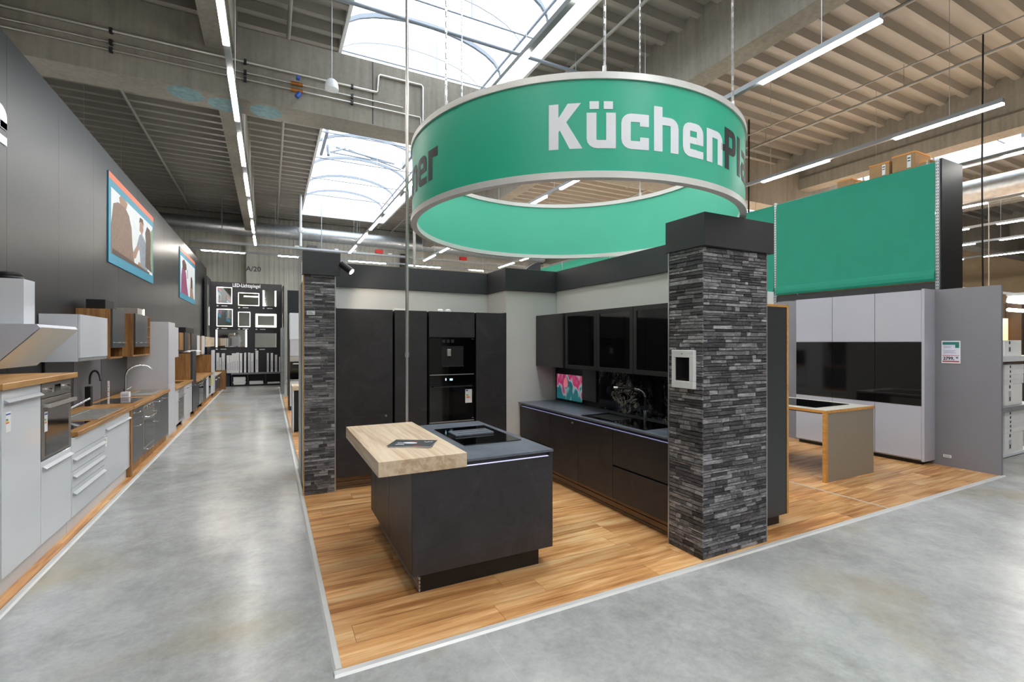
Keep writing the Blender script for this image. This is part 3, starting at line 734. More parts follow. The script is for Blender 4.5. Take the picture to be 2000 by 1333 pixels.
# spotlight on the slim pillar
t = thing('spotlight', 'black cylinder spotlight on the cap of the slim pillar', 'spotlight', (.79, 5.9, 2.63))
MB().tube([(.735, 5.9, 2.65), (.79, 5.83, 2.63)], .015, 10).build('bracket', 'black_matt', t, smooth=True)
a, e = Vector((.745, 5.86, 2.665)), Vector((.85, 5.79, 2.57))
MB().tube([a, e], .04, 18).build('housing', 'black_matt', t, smooth=True)
MB().tube([a + (e - a) * .99, a + (e - a) * 1.02], .034, 18).build('lens', 'led_warm', t)
d_ = (e - a).normalized(); spot('spotlight_beam', e + d_ * .03, e + d_ + Vector((.2, .6, .2)), 14, 150, SPOT_COL)
# arched dark board behind the fascia
b = MB(); pr = [(0, 0)] + [(.30 * k / 8, .04 + .16 * sin(pi / 2 * k / 8)) for k in range(9)] + [(.30, 0)]
b.prism([(3.42 + p[0], 2.78 + p[1]) for p in pr], 'y', 6.35, 6.40); b.build('arched_board', 'board_black', None, 'small dark arched board standing on the corner box', 'board')

# ------------------------------------------------------------------ hanging ring sign
RX, RY, RR, ZB, ZT = 2.587, 3.828, 1.5, 2.835, 3.475
t = thing('ring_sign', 'big green hanging ring sign lettered KüchenPlaner above the kitchen', 'sign', (RX, RY, ZB))
N = 128
MB().lathe(RX, RY, [(RR, ZB + .02), (RR, ZT - .02)], N).build('outer_band', 'green_band', t, smooth=True)
MB().lathe(RX, RY, [(RR - .03, ZB + .02), (RR - .03, ZT - .02)], N).build('inner_band', 'green_band_lit', t, smooth=True)
for z_, nm in ((ZB, 'bottom_rim'), (ZT, 'top_rim')):
    MB().lathe(RX, RY, [(RR + .012, z_ - .022), (RR + .012, z_ + .022), (RR - .042, z_ + .022), (RR - .042, z_ - .022), (RR + .012, z_ - .022)], N).build(nm, 'rim_silver', t)
def ring_text(start_deg, txt):
    a = 0.0
    for ci, ch in enumerate(txt):
        b = MB()
        for poly in letter({'ü': 'u'}.get(ch, ch)):
            vs = []
            for rad in (RR + .0012, RR + .0022):
                for px, pz in poly:
                    th = radians(start_deg) + (a + px * .315) / RR
                    vs.append((RX + rad * cos(th), RY + rad * sin(th), 3.005 + pz * .295))
            n = len(poly); b._add(vs, [list(range(n)), list(range(n, 2 * n))] + [(i, (i + 1) % n, n + (i + 1) % n, n + i) for i in range(n)])
        b.build('lettering', 'print_white' if ci < 6 else 'print_dark', t)
        a += (LW.get(ch, .66 if ch == 'K' else W) + .115) * .315
    return a
full = 'KüchenPlaner'
ring_text(-129.7, full)
ring_text(-166.0 - math.degrees(2.515 / RR), full)
def chain(x, y, z0, z1):
    b = MB(); z = z0; k = 0
    MB().tube([(x, y, z0 - .02), (x, y, z0 + .05)], .014, 8).build('hook', 'alu', t)
    z += .05
    while z < z1:
        h = .045
        if k % 2: b.box(x - .009, x + .009, y - .003, y + .003, z, z + h)
        else: b.box(x - .003, x + .003, y - .009, y + .009, z, z + h)
        z += h - .006; k += 1
    b.build('chain', 'alu', t)
for dg in (-115.8, -70.7, -162.6, 114, 22.7): chain(RX + (RR - .015) * cos(radians(dg)), RY + (RR - .015) * sin(radians(dg)), ZT + .02, ZD if not (1.24 < RX + RR * cos(radians(dg)) < 4.77) else ZD + .3)

# ------------------------------------------------------------------ right display: dark tall cabinet, desk, white wall units
t = thing('tall_cabinet', 'dark tall cabinet with oak edges just right of the slate pillar', 'cabinet', (4.17, 3.2, 0))
B(3.90, 4.425, 2.89, 3.48, .105, 2.085).build('body', 'dark_front', t)
B(3.90, 4.45, 2.885, 3.49, 2.085, 2.108).build('top_board', 'oak_edge', t)
B(4.425, 4.45, 2.885, 3.49, .105, 2.085).build('edge_band', 'oak_edge', t)
B(3.90, 4.37, 2.93, 3.45, .009, .105).build('plinth', 'black_matt', t)
B(4.02, 4.32, 2.95, 3.2, 2.1085, 2.235).build('carton', 'print_sky', None, 'pale carton on top of the dark oak-edged cabinet', 'box')
t = thing('worktable', 'taupe kitchen table with oak edges and black glass inlay', 'table', (6.66, 4.1, 0))
B(6.125, 7.205, 3.50, 4.75, .872, .900).build('tabletop', 'cream_top', t)
MB().box(6.118, 7.212, 3.494, 3.5, .868, .902).box(6.118, 6.125, 3.5, 4.75, .868, .902).build('edge_band', 'oak_edge', t)
B(6.165, 7.205, 3.50, 3.535, .009, .872).build('end_panel', 'taupe', t)
B(6.118, 6.165, 3.496, 3.536, .009, .870).build('edge_band', 'oak_edge', t)
B(6.165, 7.205, 4.70, 4.735, .009, .872).build('end_panel', 'taupe', t)
B(6.30, 7.05, 3.72, 4.55, .9002, .906).build('glass_inlay', 'black_gloss', t)
B(6.2, 7.1, 3.6, 4.6, .845, .872).build('hob_box', 'black_matt', t)
def white_unit(y0, y1, label, glassshelf):
    t = thing('wall_unit', label, 'cabinet', (8.35, (y0 + y1) / 2, .06))
    B(8.222, 8.497, y0, y1, .07, 2.49).build('body', 'gloss_cream', t)
    B(8.20, 8.22, y0 + .002, y1 - .002, 1.757, 2.488).build('door', 'gloss_cream', t, bevel=.001)
    B(8.20, 8.22, y0 + .002, y1 - .002, .09, .843).build('lower_door', 'gloss_cream', t, bevel=.001)
    B(8.204, 8.22, y0 + .002, y1 - .002, .848, 1.752).build('glass_front', 'black_glass', t)
for y0, y1, lb in ((4.585, 5.185, 'farthest white gloss unit with black glass band, by the slate pillar'), (3.97, 4.583, 'middle white gloss unit with black glass band behind the table'), (3.385, 3.968, 'nearest white gloss unit with black glass band, by the grey board')):
    white_unit(y0, y1, lb, 0)
B(8.197, 8.498, 3.35, 3.384, .065, 2.505).build('end_panel', 'gloss_cream', None, 'white gloss end panel of the white unit row', 'panel', bevel=.001)
B(8.28, 8.495, 3.42, 5.18, .009, .065).build('plinth', 'black_matt', None, 'recessed black plinth below the white gloss units', 'plinth')
t = thing('price_sign', 'white and green framed price sign 2799 on the grey board', 'sign', (8.497, 3.17, 1.455))
B(8.490, 8.499, 3.065, 3.272, 1.455, 1.770).build('frame', 'sticker_white', t)
B(8.488, 8.490, 3.077, 3.26, 1.475, 1.755).build('paper', 'print_paper', t)
B(8.4865, 8.488, 3.077, 3.26, 1.715, 1.755).build('printed_band', 'print_green', t)
B(8.4865, 8.488, 3.077, 3.12, 1.672, 1.715).build('printed_band', 'print_green', t)
B(8.4865, 8.488, 3.077, 3.26, 1.562, 1.568).build('printed_band', 'print_red', t)
B(8.4865, 8.488, 3.077, 3.26, 1.475, 1.49).build('printed_band', 'print_red', t)
for k, (a_, c_) in enumerate(((3.16, 1.69), (3.17, 1.675), (3.12, 1.63), (3.14, 1.615), (3.11, 1.60))): B(8.4866, 8.488, a_, 3.25, c_, c_ + .004).build('printed_line', 'print_denim', t)
text_mb('2799,', .058, (8.487, 3.252, 1.505), (0, -1, 0), (0, 0, 1), .002, bold=.0018, xs=.95).build('price_lettering', 'print_dark', t)
text_mb('00', .03, (8.487, 3.112, 1.525), (0, -1, 0), (0, 0, 1), .002, bold=.001, xs=.8).build('price_lettering', 'print_dark', t)
t = thing('sticker', 'small white info sticker low on the grey board', 'sticker', (8.498, 3.21, .128))
B(8.495, 8.499, 3.165, 3.255, .128, .168).build('paper', 'sticker_white', t)
for k in range(3): B(8.494, 8.495, 3.175, 3.245, .136 + .01 * k, .140 + .01 * k).build('printed_line', 'print_denim', t)

# ------------------------------------------------------------------ shelving rack with green banners
t = thing('shelving_rack', 'tall pallet shelving rack with dark end panel behind the white units', 'rack', (8.9, 9.5, 0))
B(8.60, 9.24, 3.31, 3.33, 0, 4.40).build('end_panel', 'wall_grey', t)
ys = [3.345 + 2.465 * k for k in range(6)]
for y_ in ys:
    u = B(8.553, 8.60, y_ - .022, y_ + .022, 0, 4.39).build('upright', 'galvanised', t)
    h = MB(); z = 2.45
    while z < 4.36: h.box(8.5515, 8.553, y_ - .014, y_ - .006, z, z + .022).box(8.5515, 8.553, y_ + .006, y_ + .014, z, z + .022); z += .045
    h.build('slots', 'black_matt', u, kind='stuff')
    B(9.18, 9.22, y_ - .02, y_ + .02, 0, 4.39).build('upright', 'galvanised', t)
for k in range(5):
    B(8.57, 8.60, ys[k] + .03, ys[k + 1] - .03, 2.52, 2.62).build('shelf_beam', 'charcoal', t)
    B(8.60, 9.18, ys[k] + .03, ys[k + 1] - .03, 4.29, 4.335).build('shelf_board', 'galvanised', t)
    B(8.60, 9.18, ys[k] + .03, ys[k + 1] - .03, 2.56, 2.60).build('shelf_board', 'galvanised', t)
    lb = ('nearest green fabric banner on the rack above the white units', 'second green banner of the rack, seen between ring sign and slate pillar', 'third green banner of the rack from its dark end panel', 'fourth green banner of the rack from its dark end panel', 'farthest green banner of the rack above the dark fascia')[k]
    pr = [(8.575, 4.36), (8.556, 4.345), (8.545, 4.26), (8.540, 4.22), (8.548, 3.5), (8.545, 2.80), (8.528, 2.765), (8.518, 2.72), (8.522, 2.67), (8.545, 2.635), (8.565, 2.64), (8.556, 3.5), (8.556, 4.2), (8.58, 4.35)]
    MB().prism(pr, 'y', ys[k] + .024, ys[k + 1] - .024).build('banner', 'green_fabric', None, lb, 'banner', 'green banners along the rack', None, 0)
def carton(x, y, z, sx, sy, sz, label, lab=True, mat='cardboard'):
    t = thing('carton', label, 'box', (x + sx / 2, y + sy / 2, z), 'cartons on the rack top')
    B(x, x + sx, y, y + sy, z, z + sz - .02).build('body', mat, t, bevel=.003)
    B(x - .004, x + sx + .004, y - .004, y + sy + .004, z + sz - .022, z + sz).build('lid_rim', 'tape_orange', t)
    B(x - .003, x + sx + .003, y - .003, y + sy + .003, z, z + .015).build('base_rim', 'tape_orange', t)
    if lab:
        B(x - .006, x - .003, y + sy * .18, y + sy * .34, z + sz * .25, z + sz * .85).build('label_print', 'print_sky', t)
        B(x - .008, x - .006, y + sy * .20, y + sy * .32, z + sz * .55, z + sz * .6).build('label_print', 'print_dark', t)
        B(x - .008, x - .006, y + sy * .20, y + sy * .32, z + sz * .68, z + sz * .74).build('label_print', 'print_dark', t)
carton(8.68, 3.48, 4.336, .4, .13, .12, 'low carton on the rack top next to the dark end panel')
carton(8.68, 3.66, 4.336, .45, .30, .31, 'tall labelled carton on the rack, second from the end panel')
carton(8.68, 4.0, 4.336, .42, .28, .27, 'labelled carton on the middle of the rack top')
carton(8.68, 4.36, 4.336, .4, .12, .07, 'flat carton on the rack top between two tall cartons', False)
carton(8.68, 4.55, 4.336, .35, .22, .17, 'plain carton on the rack top farthest from the end panel', False)
carton(8.68, 11.6, 4.336, .5, 1.0, .55, 'brown carton far along the rack above the dark fascia', False)
carton(8.68, 9.9, 4.336, .5, .5, .5, 'carton far along the rack beside a yellow case', False)
B(8.7, 9.1, 11.0, 11.35, 4.336, 4.80).build('case', 'label_yellow', None, 'yellow case far along the rack top', 'case')

# ------------------------------------------------------------------ linear light rows
def light_row(label, segs, horizontal_x=None, y_const=None, z=5.1, ext=None, glowmat='led_diffuser', w0=.6):
    """row along y at x=horizontal_x, or along x at y=y_const"""
    a0 = min(s[0] for s in segs) if ext is None else ext[0]; a1 = max(s[1] for s in segs) if ext is None else ext[1]
    loc = (horizontal_x, (a0 + a1) / 2, z) if y_const is None else ((a0 + a1) / 2, y_const, z)
    t = thing('light_row', label, 'light', loc, 'linear light rows under the roof')
    def bx(p, q, w_, z0, z1):
        return B(horizontal_x - w_, horizontal_x + w_, p, q, z0, z1) if y_const is None else B(p, q, y_const - w_, y_const + w_, z0, z1)
    bx(a0, a1, .034, z + .022, z + .085).build('rail', 'rail_grey', t)
    for p, q in segs: bx(p, q, .032, z - .006, z + .022).build('diffuser', glowmat, t)
    k = a0 + w0
    while k < a1:
        if y_const is None: MB().tube([(horizontal_x, k, z + .085), (horizontal_x, k, ZD)], .004, 5).build('wire', 'alu', t)
        else: MB().tube([(k, y_const, z + .085), (k, y_const, ZD)], .004, 5).build('wire', 'alu', t)
        k += 2.9
def reg(e, n, lit=1.45, per=2.07, sgn=1): return [(e + per * k, e + per * k + lit) for k in range(n)]
light_row('light row above the left aisle', reg(4.80 - 2.07 * 6, 13), -.435, w0=.9)
light_row('light row running under the rooflight', [(-5.4, -3.95), (-3.3, -1.9), (-1.2, .2), (.9, 2.0), (2.45, 3.9)] + reg(4.88, 7), 2.68, w0=1.6)
light_row('light row ending above the right of the ring sign', [(2.69, 4.05)] + reg(5.31, 7), 5.68)
light_row('light row in front of the big right beam', [(2.85, 4.16), (5.2, 6.53)] + reg(7.6, 6), 9.2)
light_row('light row just beyond the rack end panel', reg(2.2, 8), 11.83)
light_row('second light row beyond the rack end panel', reg(3.0, 8), 15.4)
light_row('third light row beyond the rack end panel', reg(4.4, 8), 18.45)
light_row('fourth light row beyond the rack end panel', reg(3.2, 8), 21.4)
light_row('farthest light row beyond the rack end panel', reg(4.8, 7), 25.0)
light_row('unseen added light row behind the tall grey wall', reg(4.80 - 2.07 * 6, 13), -3.55)  # added out of view to brighten the back wall and ceiling
light_row('unseen added light row behind the camera side on the right', reg(-8.0, 4), 5.68)  # row behind the camera, added for its light on the hall
light_row('unseen added light row behind the camera side far right', reg(-8.0, 4), 9.2)  # likewise added out of view for more light
light_row('cross light row before the back wall', [(-2.2, -.83), (.3, 1.0), (2.9, 4.4), (5.3, 6.8), (8.2, 8.9), (10.2, 11.7)], None, 20.5, 5.08, (-4, 14), 'led_cross', 1.3)

# ------------------------------------------------------------------ services under the roof
def pipe_thing(name, pts, r, mat, label, cat='pipe', n=10, hooks=None, group=None):
    t = thing(name, label, cat, pts[0], group); MB().tube(pts, r, n).build('tube', mat, t, smooth=True)
    for h in hooks or (): MB().tube(h, .006, 5).build('hanger', 'galvanised', t)
    return t
YG = 8.80
for z_, lb, bend in ((6.27, 'uppermost thin pipe on the girder with a stepped bend', 1), (6.10, 'middle thin pipe along the concrete girder', 0), (5.99, 'lowest thin pipe along the concrete girder', 2)):
    end = [(2.2, YG, z_)] if bend == 0 else ([(1.72, YG, z_), (1.74, YG, z_ + .02), (1.76, YG, z_ + .3), (1.79, YG, z_ + .33), (2.55, YG, z_ + .33), (2.58, YG, z_ + .30), (2.58, YG, 5.72)] if bend == 1 else [(2.52, YG, z_), (2.54, YG, z_ - .03), (2.54, YG, 5.72)])
    t = pipe_thing('girder_pipe', [(HX0 + 5, YG, z_)] + end, .022 if bend == 1 else .014, 'steel', lb)
    for x_ in (-4.6, -2.05, -.35, 1.3): B(x_ - .02, x_ + .02, YG - .03, 8.829, z_ - .035, z_ + .035).build('clamp', 'charcoal', t)
    if bend != 1:
        MB().tube([(.32, YG, z_), (.5, YG, z_)], .032, 10).build('valve', 'brass', t, smooth=True)
        MB().tube([(.45, YG - .1, z_ + (.05 if bend == 0 else -.08)), (.40, YG - .11, z_ + (.06 if bend == 0 else -.16))], .04, 10).build('valve_wheel', 'valve_blue', t, smooth=True)
for x_, zz, lb in ((.30, 7.2, 'roof pipe between the left light row and the rooflight'), (-2.86, 7.2, 'roof pipe above the dark grey wall'), (8.62, 6.9, 'roof pipe right of the long concrete beam'), (11.4, 6.9, 'roof pipe nearest the big right beam'), (5.3, 7.15, 'roof pipe right of the rooflight')):
    hk = [[(x_, y_, zz), (x_, y_, ZD)] for y_ in range(-4, 24, 3)]
    pipe_thing('sprinkler_pipe', [(x_, -6, zz), (x_, 23.6, zz)], .035 if x_ < 5 else .03, 'pipe_grey', lb, hooks=hk)
pipe_thing('sprinkler_pipe', [(-.40, 7.55, 6.9), (6.5, 7.55, 6.9)], .03, 'rib_grey', 'grey cross pipe in front of the rooflight', hooks=[[(.6, 7.55, 6.9), (.6, 7.55, ZD)], [(5.2, 7.55, 6.9), (5.2, 7.55, ZD)]])
pipe_thing('sprinkler_pipe', [(10.2, 2.4, 6.7), (10.2, 12, 6.7)], .015, 'pipe_grey', 'thin roof pipe with black cable hanging at its end')
pipe_thing('power_cable', [(10.2, 3.4, 6.7), (10.19, 3.41, 4.5), (10.2, 3.4, 2.11)], .011, 'rubber_black', 'black cable hanging from the roof behind the grey board', 'cable')
pipe_thing('power_cable', [(10.75, 8.0, ZD), (10.75, 8.01, 4.96)], .02, 'rubber_black', 'dark cable hanging beside the ring sign right edge', 'cable')
pipe_thing('power_cable', [(15.4, 5.03, 5.12), (15.39, 5.03, 0)], .011, 'pipe_grey', 'pale cord hanging behind the grey board', 'cable')
pipe_thing('air_duct', [(-8, 22.8, 6.55), (13.5, 22.8, 6.45)], .29, 'galvanised', 'long round silver air duct before the back wall', 'duct', 24, hooks=[[(x_, 22.8, 6.5), (x_, 22.8, ZD)] for x_ in (-4, -1.6, 1, 3.6, 6, 9)])
pipe_thing('air_duct', [(17.2, 1.5, 5.9), (17.2, 23, 5.9)], .30, 'galvanised', 'big silver duct far right beyond the rack', 'duct', 24, hooks=[[(17.2, y_, 5.9), (17.2, y_, ZD)] for y_ in (4, 8, 12, 16)])
t = thing('cable_tray', 'galvanised cable tray crossing before the back wall', 'cable tray', (4, 21, 5.5))
B(-2.6, 12.5, 20.85, 21.1, 5.49, 5.50).build('tray', 'galvanised', t)
B(-2.6, 12.5, 20.85, 20.856, 5.50, 5.56).build('side_rail', 'galvanised', t); B(-2.6, 12.5, 21.094, 21.1, 5.50, 5.56).build('side_rail', 'galvanised', t)
for x_ in (-1.6, 1.9, 5.5, 9.0): MB().tube([(x_, 20.97, 5.5), (x_, 20.97, ZD)], .015, 6).build('hanger', 'galvanised', t)
for x_ in (.9, 2.4, 3.1, 4.6, 6.4): B(x_, x_ + .15, 20.88, 21.0, 5.5, 5.62).build('junction_box', 'white_metal', t)
t = thing('pole_sensor', 'white jointed pipe with dome hanging before the back wall', 'sensor', (1.05, 19.8, 4.9))
MB().tube([(1.05, 19.8, 5.4), (1.05, 19.8, ZD)], .05, 10).build('tube', 'white_metal', t, smooth=True)
MB().lathe(1.05, 19.8, [(.0, 5.9), (.1, 5.92), (.13, 6.0), (.1, 6.1), (.0, 6.12)], 16).build('joint_ball', 'white_metal', t, smooth=True)
for xx, lb in ((4.05, 'left red alarm device on the far cable tray'), (7.9, 'right red alarm device on the far cable tray')):
    B(xx, xx + .3, 20.8, 21.0, 5.57, 5.72).build('alarm_device', 'red_plastic', None, lb, 'alarm')
t = thing('pendant_bell', 'white dome hanging on a rod in front of the girder', 'lamp', (.875, 8.0, 5.75))
MB().lathe(.875, 8.0, [(.0, 5.90), (.05, 5.895), (.085, 5.86), (.10, 5.80), (.105, 5.74), (.09, 5.735), (.0, 5.74)], 20).build('dome', 'white_metal', t, smooth=True)
MB().tube([(.875, 8.0, 5.89), (.875, 8.0, ZD)], .006, 6).build('rod', 'alu', t)
pipe_thing('service_pole', [(3.30, 12, 0), (3.30, 12, 7.4)], .035, 'pipe_grey', 'grey green pole behind the ring sign on the far side', 'pole')

# ------------------------------------------------------------------ posters on the grey wall
def poster(y0, y1, label, shapes):
    z0, z1 = 2.99, 4.40; t = thing('poster', label, 'poster', (-2.21, (y0 + y1) / 2, z0))
    B(-2.219, -2.205, y0, y1, z0, z1).build('board', 'print_teal', t)
    B(-2.205, -2.2035, y0, y1, z1 - .10, z1).build('printed_band', 'print_orange', t)
    a, c = y0 + .12, y1 - .10; e, f = z0 + .16, z1 - .22
    B(-2.205, -2.2035, a, c, e, f).build('printed_picture', 'print_sky', t)
    for i, (mt, pts) in enumerate(shapes):
        MB().prism([(a + (c - a) * p[0], e + (f - e) * p[1]) for p in pts], 'x', -2.2035 + .0003 * i, -2.2025 + .0003 * i).build('printed_shape', mt, t)
poster(9.35, 12.5, 'nearest teal framed poster with people at a kitchen counter', [
    ('print_leaf', [(.86, .1), (1, .05), (1, .95), (.9, .8)]),
    ('print_brown', [(.0, 0), (.5, 0), (.44, .35), (.42, .62), (.36, .80), (.27, .88), (.13, .86), (.04, .78), (0, .45)]),
    ('print_skin', [(.17, .86), (.30, .87), (.33, .98), (.28, 1.0), (.18, 1.0), (.15, .95)]),
    ('print_denim', [(.5, .22), (.56, .42), (.62, .62), (.68, .68), (.80, .55), (.86, .2), (.84, 0), (.66, 0), (.62, .35)]),
    ('print_skin', [(.46, .1), (.53, .16), (.60, .36), (.57, .42), (.50, .3), (.44, .18)]),
    ('print_skin', [(.62, .70), (.69, .66), (.73, .78), (.70, .90), (.63, .88)]),
    ('print_hair', [(.61, .84), (.63, .95), (.71, .96), (.74, .84), (.70, .88), (.64, .88)]),
    ('print_hair', [(.78, .1), (.80, .55), (.78, .75), (.83, .90), (.92, .88), (.95, .70), (.93, .3), (.97, .05)]),
    ('print_skin', [(.55, .0), (.60, .12), (.66, .10), (.74, .0)]),
    ('print_hair', [(.02, .0), (.9, .0), (.9, .03), (.02, .08)])])
poster(15.87, 18.9, 'farther teal framed poster with a person in magenta', [
    ('print_magenta', [(.02, 0), (.5, 0), (.40, .3), (.34, .62), (.26, .72), (.10, .7), (.04, .45)]),
    ('print_hair', [(.12, .7), (.10, .88), (.22, .97), (.36, .88), (.38, .74), (.28, .68)]),
    ('print_hair', [(.66, .3), (.68, .6), (.75, .66), (.81, .55), (.82, .25)]),
    ('print_skin', [(.62, 0), (.64, .30), (.80, .30), (.9, 0)]),
    ('print_denim', [(.42, .5), (.46, .5), (.46, .75), (.42, .75)])])

# ------------------------------------------------------------------ row of kitchens along the grey wall
FX = -1.61
def bar_handle(y0, y1, z, parent, mat='handle_grey', x=FX):
    MB().prism([(x + .0005, z - .004), (x + .024, z - .006), (x + .027, z + .002), (x + .018, z + .009), (x + .0005, z + .022)], 'y', y0, y1).build('handle', mat, parent)
def d_handle(y0, y1, z, parent, mat='chrome', x=FX):
    MB().tube([(x, y0, z), (x + .03, y0 + .004, z), (x + .034, y0 + .012, z), (x + .034, y1 - .012, z), (x + .03, y1 - .004, z), (x, y1, z)], .006, 8).build('handle', mat, parent, smooth=True)
def energy_label(y0, z0, parent, h=.13, w_=.06, x=FX):
    e = B(x + .0005, x + .002, y0, y0 + w_, z0, z0 + h).build('energy_label', 'sticker_white', parent)
    for k, (c, fz) in enumerate((('print_blue', .84), ('print_green', .58), ('label_yellow', .50), ('print_orange', .42))):
        ww = (.9 if k == 0 else .35 + .1 * k)
        B(x + .002, x + .0028, y0 + .004, y0 + w_ * ww, z0 + h * fz, z0 + h * (fz + .07)).build('label_print', c, parent)
def base_left(label, y0, y1, ztop, front, body, fronts, plinth, pz=.14, handles='bar', px=-1.645):
    t = thing('base_cabinet', label, 'cabinet', (-1.91, (y0 + y1) / 2, 0))
    B(-2.21, FX - .021, y0, y1, pz, ztop).build('body', body, t)
    B(px - .02, px, y0, y1, .009, pz).build('plinth', plinth, t)
    res = []
    for nm, a, c, z0, z1, hz in fronts:
        d = B(FX - .02, FX, a + .0015, c - .0015, z0, z1).build(nm, front, t, bevel=.0012); res.append(d)
        if hz:
            if handles == 'bar': bar_handle(a + .03, c - .01, hz, d)
            else: d_handle(a + (c - a) * .25, a + (c - a) * .75, hz, d)
    return t, res
# A raised white unit with oven
t, r_ = base_left('raised white gloss dishwasher cabinet at the left picture edge', 4.42, 5.045, 1.425, 'gloss_white', 'carcass_white', [('door', 4.425, 5.04, .145, 1.422, 1.335)], 'carcass_white')
energy_label(4.475, 1.13, r_[0], .14, .075)
t = thing('oven_cabinet', 'raised white gloss cabinet around the steel oven', 'cabinet', (-1.91, 5.37, 0))
B(-2.21, -1.66, 5.047, 5.69, .14, 1.425).build('body', 'carcass_white', t); B(-1.665, -1.645, 5.047, 5.69, .009, .14).build('plinth', 'carcass_white', t)
d = B(-1.63, FX, 5.05, 5.688, .145, .80).build('drawer', 'gloss_white', t, bevel=.0012); bar_handle(5.075, 5.68, .735, d)
t = thing('oven', 'stainless steel oven raised in the white gloss kitchen', 'oven', (-1.64, 5.37, .81))
B(-1.659, FX, 5.055, 5.685, 1.30, 1.42).build('control_panel', 'oven_steel', t, bevel=.001)
dr = B(-1.659, FX, 5.055, 5.685, .81, 1.292).build('door', 'oven_steel', t, bevel=.001)
B(FX, FX + .002, 5.13, 5.62, .83, 1.20).build('window', 'oven_glass', dr)
MB().box(FX + .03, FX + .05, 5.08, 5.66, 1.225, 1.255).box(FX, FX + .03, 5.09, 5.12, 1.228, 1.252).box(FX, FX + .03, 5.62, 5.65, 1.228, 1.252).build('handle', 'steel', dr)
for y_ in (5.19, 5.56): MB().tube([(FX, y_, 1.36), (FX + .028, y_, 1.36)], .019, 14).build('knob', 'chrome', t, smooth=True)
B(FX, FX + .002, 5.32, 5.44, 1.335, 1.395).build('clock_display', 'black_gloss', t)
energy_label(5.10, 1.03, dr, .16, .06, FX + .002)
B(-2.215, -1.585, 4.38, 5.77, 1.426, 1.472).build('worktop', 'oak_worktop', None, 'raised oak worktop above the steel oven', 'worktop', bevel=.004)
# B low white unit
t, r_ = base_left('low white gloss cabinet with three handled drawers', 5.70, 6.675, .872, 'gloss_white', 'carcass_white', [('panel_front', 5.702, 6.673, .722, .868, 0), ('drawer', 5.702, 6.673, .562, .718, .655), ('drawer', 5.702, 6.673, .41, .558, .50), ('drawer', 5.702, 6.673, .145, .406, .345)], 'carcass_white')
t, r_ = base_left('low white gloss dishwasher cabinet next to the oak end panel', 6.677, 7.725, .872, 'gloss_white', 'carcass_white', [('door', 6.68, 7.72, .145, .868, .775)], 'carcass_white')
energy_label(6.69, .60, r_[0], .13, .06)
B(-2.215, -1.595, 7.727, 7.80, 0.009, .872).build('end_panel', 'oak_panel', None, 'oak end panel closing the low white kitchen', 'panel', bevel=.001)
B(-2.215, -1.585, 5.775, 7.82, .873, .917).build('worktop', 'oak_worktop', None, 'low oak worktop of the white gloss kitchen', 'worktop', bevel=.004)
B(-2.12, -1.68, 5.82, 6.50, .9172, .922).build('hob', 'black_gloss', None, 'black hob let into the low oak worktop', 'hob')
def steel_sink(y0, y1, label):
    t = thing('sink', label, 'sink', (-1.88, (y0 + y1) / 2, .917))
    MB().box(-2.01, -1.97, y0, y1, .9172, .923).box(-1.69, -1.65, y0, y1, .9172, .923).box(-1.97, -1.69, y0, y0 + .04, .9172, .923).box(-1.97, -1.69, y1 - .04, y1, .9172, .923).build('rim', 'steel', t)
    B(-1.97, -1.69, y0 + .04, y0 + (y1 - y0) * .45, .9172, .9182).build('bowl', 'steel', t)
    B(-1.97, -1.69, y0 + (y1 - y0) * .45, y1 - .04, .9172, .919).build('drainer', 'steel', t)
    for k in range(7): B(-1.95, -1.71, y0 + (y1 - y0) * (.5 + .06 * k), y0 + (y1 - y0) * (.5 + .06 * k) + .012, .919, .922).build('drainer_rib', 'steel', t)
steel_sink(6.62, 7.62, 'stainless steel sink in the low white kitchen')
t = thing('mixer_tap', 'chrome mixer tap with slanting spout in the white kitchen', 'tap', (-2.06, 7.0, .92))
MB().tube([(-2.06, 7.0, .92), (-2.06, 7.0, 1.03)], .024, 12).build('base', 'chrome', t, smooth=True)
MB().tube([(-2.06, 7.0, .97), (-1.86, 7.16, 1.10)], .012, 10).build('spout', 'chrome', t, smooth=True)
MB().tube([(-2.06, 7.0, 1.03), (-2.09, 6.86, 1.06)], .009, 8).build('lever', 'chrome', t, smooth=True)
# C grey kitchen
t, r_ = base_left('grey drawer cabinet at the near end of the grey kitchen', 7.88, 8.465, .868, 'grey_front', 'dark_front', [('drawer', 7.882, 8.463, .70, .865, .80), ('drawer', 7.882, 8.463, .145, .696, .62)], 'oak_panel', handles='d')
t = thing('oven_cabinet', 'grey cabinet below and around the built-under oven', 'cabinet', (-1.91, 8.86, 0))
B(-2.21, -1.66, 8.467, 9.25, .14, .868).build('body', 'dark_front', t); B(-1.665, -1.645, 8.467, 9.25, .009, .14).build('plinth', 'oak_panel', t)
d = B(-1.63, FX, 8.47, 9.247, .145, .20).build('drawer', 'grey_front', t); d_handle(8.7, 9.0, .18, d)
t = thing('oven', 'steel built-under oven in the grey kitchen', 'oven', (-1.64, 8.86, .205))
B(-1.659, FX, 8.475, 9.245, .74, .865).build('control_panel', 'oven_steel', t); dr = B(-1.659, FX, 8.475, 9.245, .205, .735).build('door', 'oven_steel', t)
B(FX, FX + .002, 8.54, 9.18, .24, .62).build('window', 'oven_glass', dr)
MB().tube([(FX, 8.53, .67), (FX + .045, 8.55, .66), (FX + .05, 8.7, .655), (FX + .05, 9.0, .655), (FX + .045, 9.16, .66), (FX, 9.18, .67)], .012, 8).build('handle', 'chrome', dr, smooth=True)
for k in range(4): MB().tube([(FX, 8.58 + .18 * k, .80), (FX + .025, 8.58 + .18 * k, .80)], .018, 10).build('knob', 'chrome', t, smooth=True)
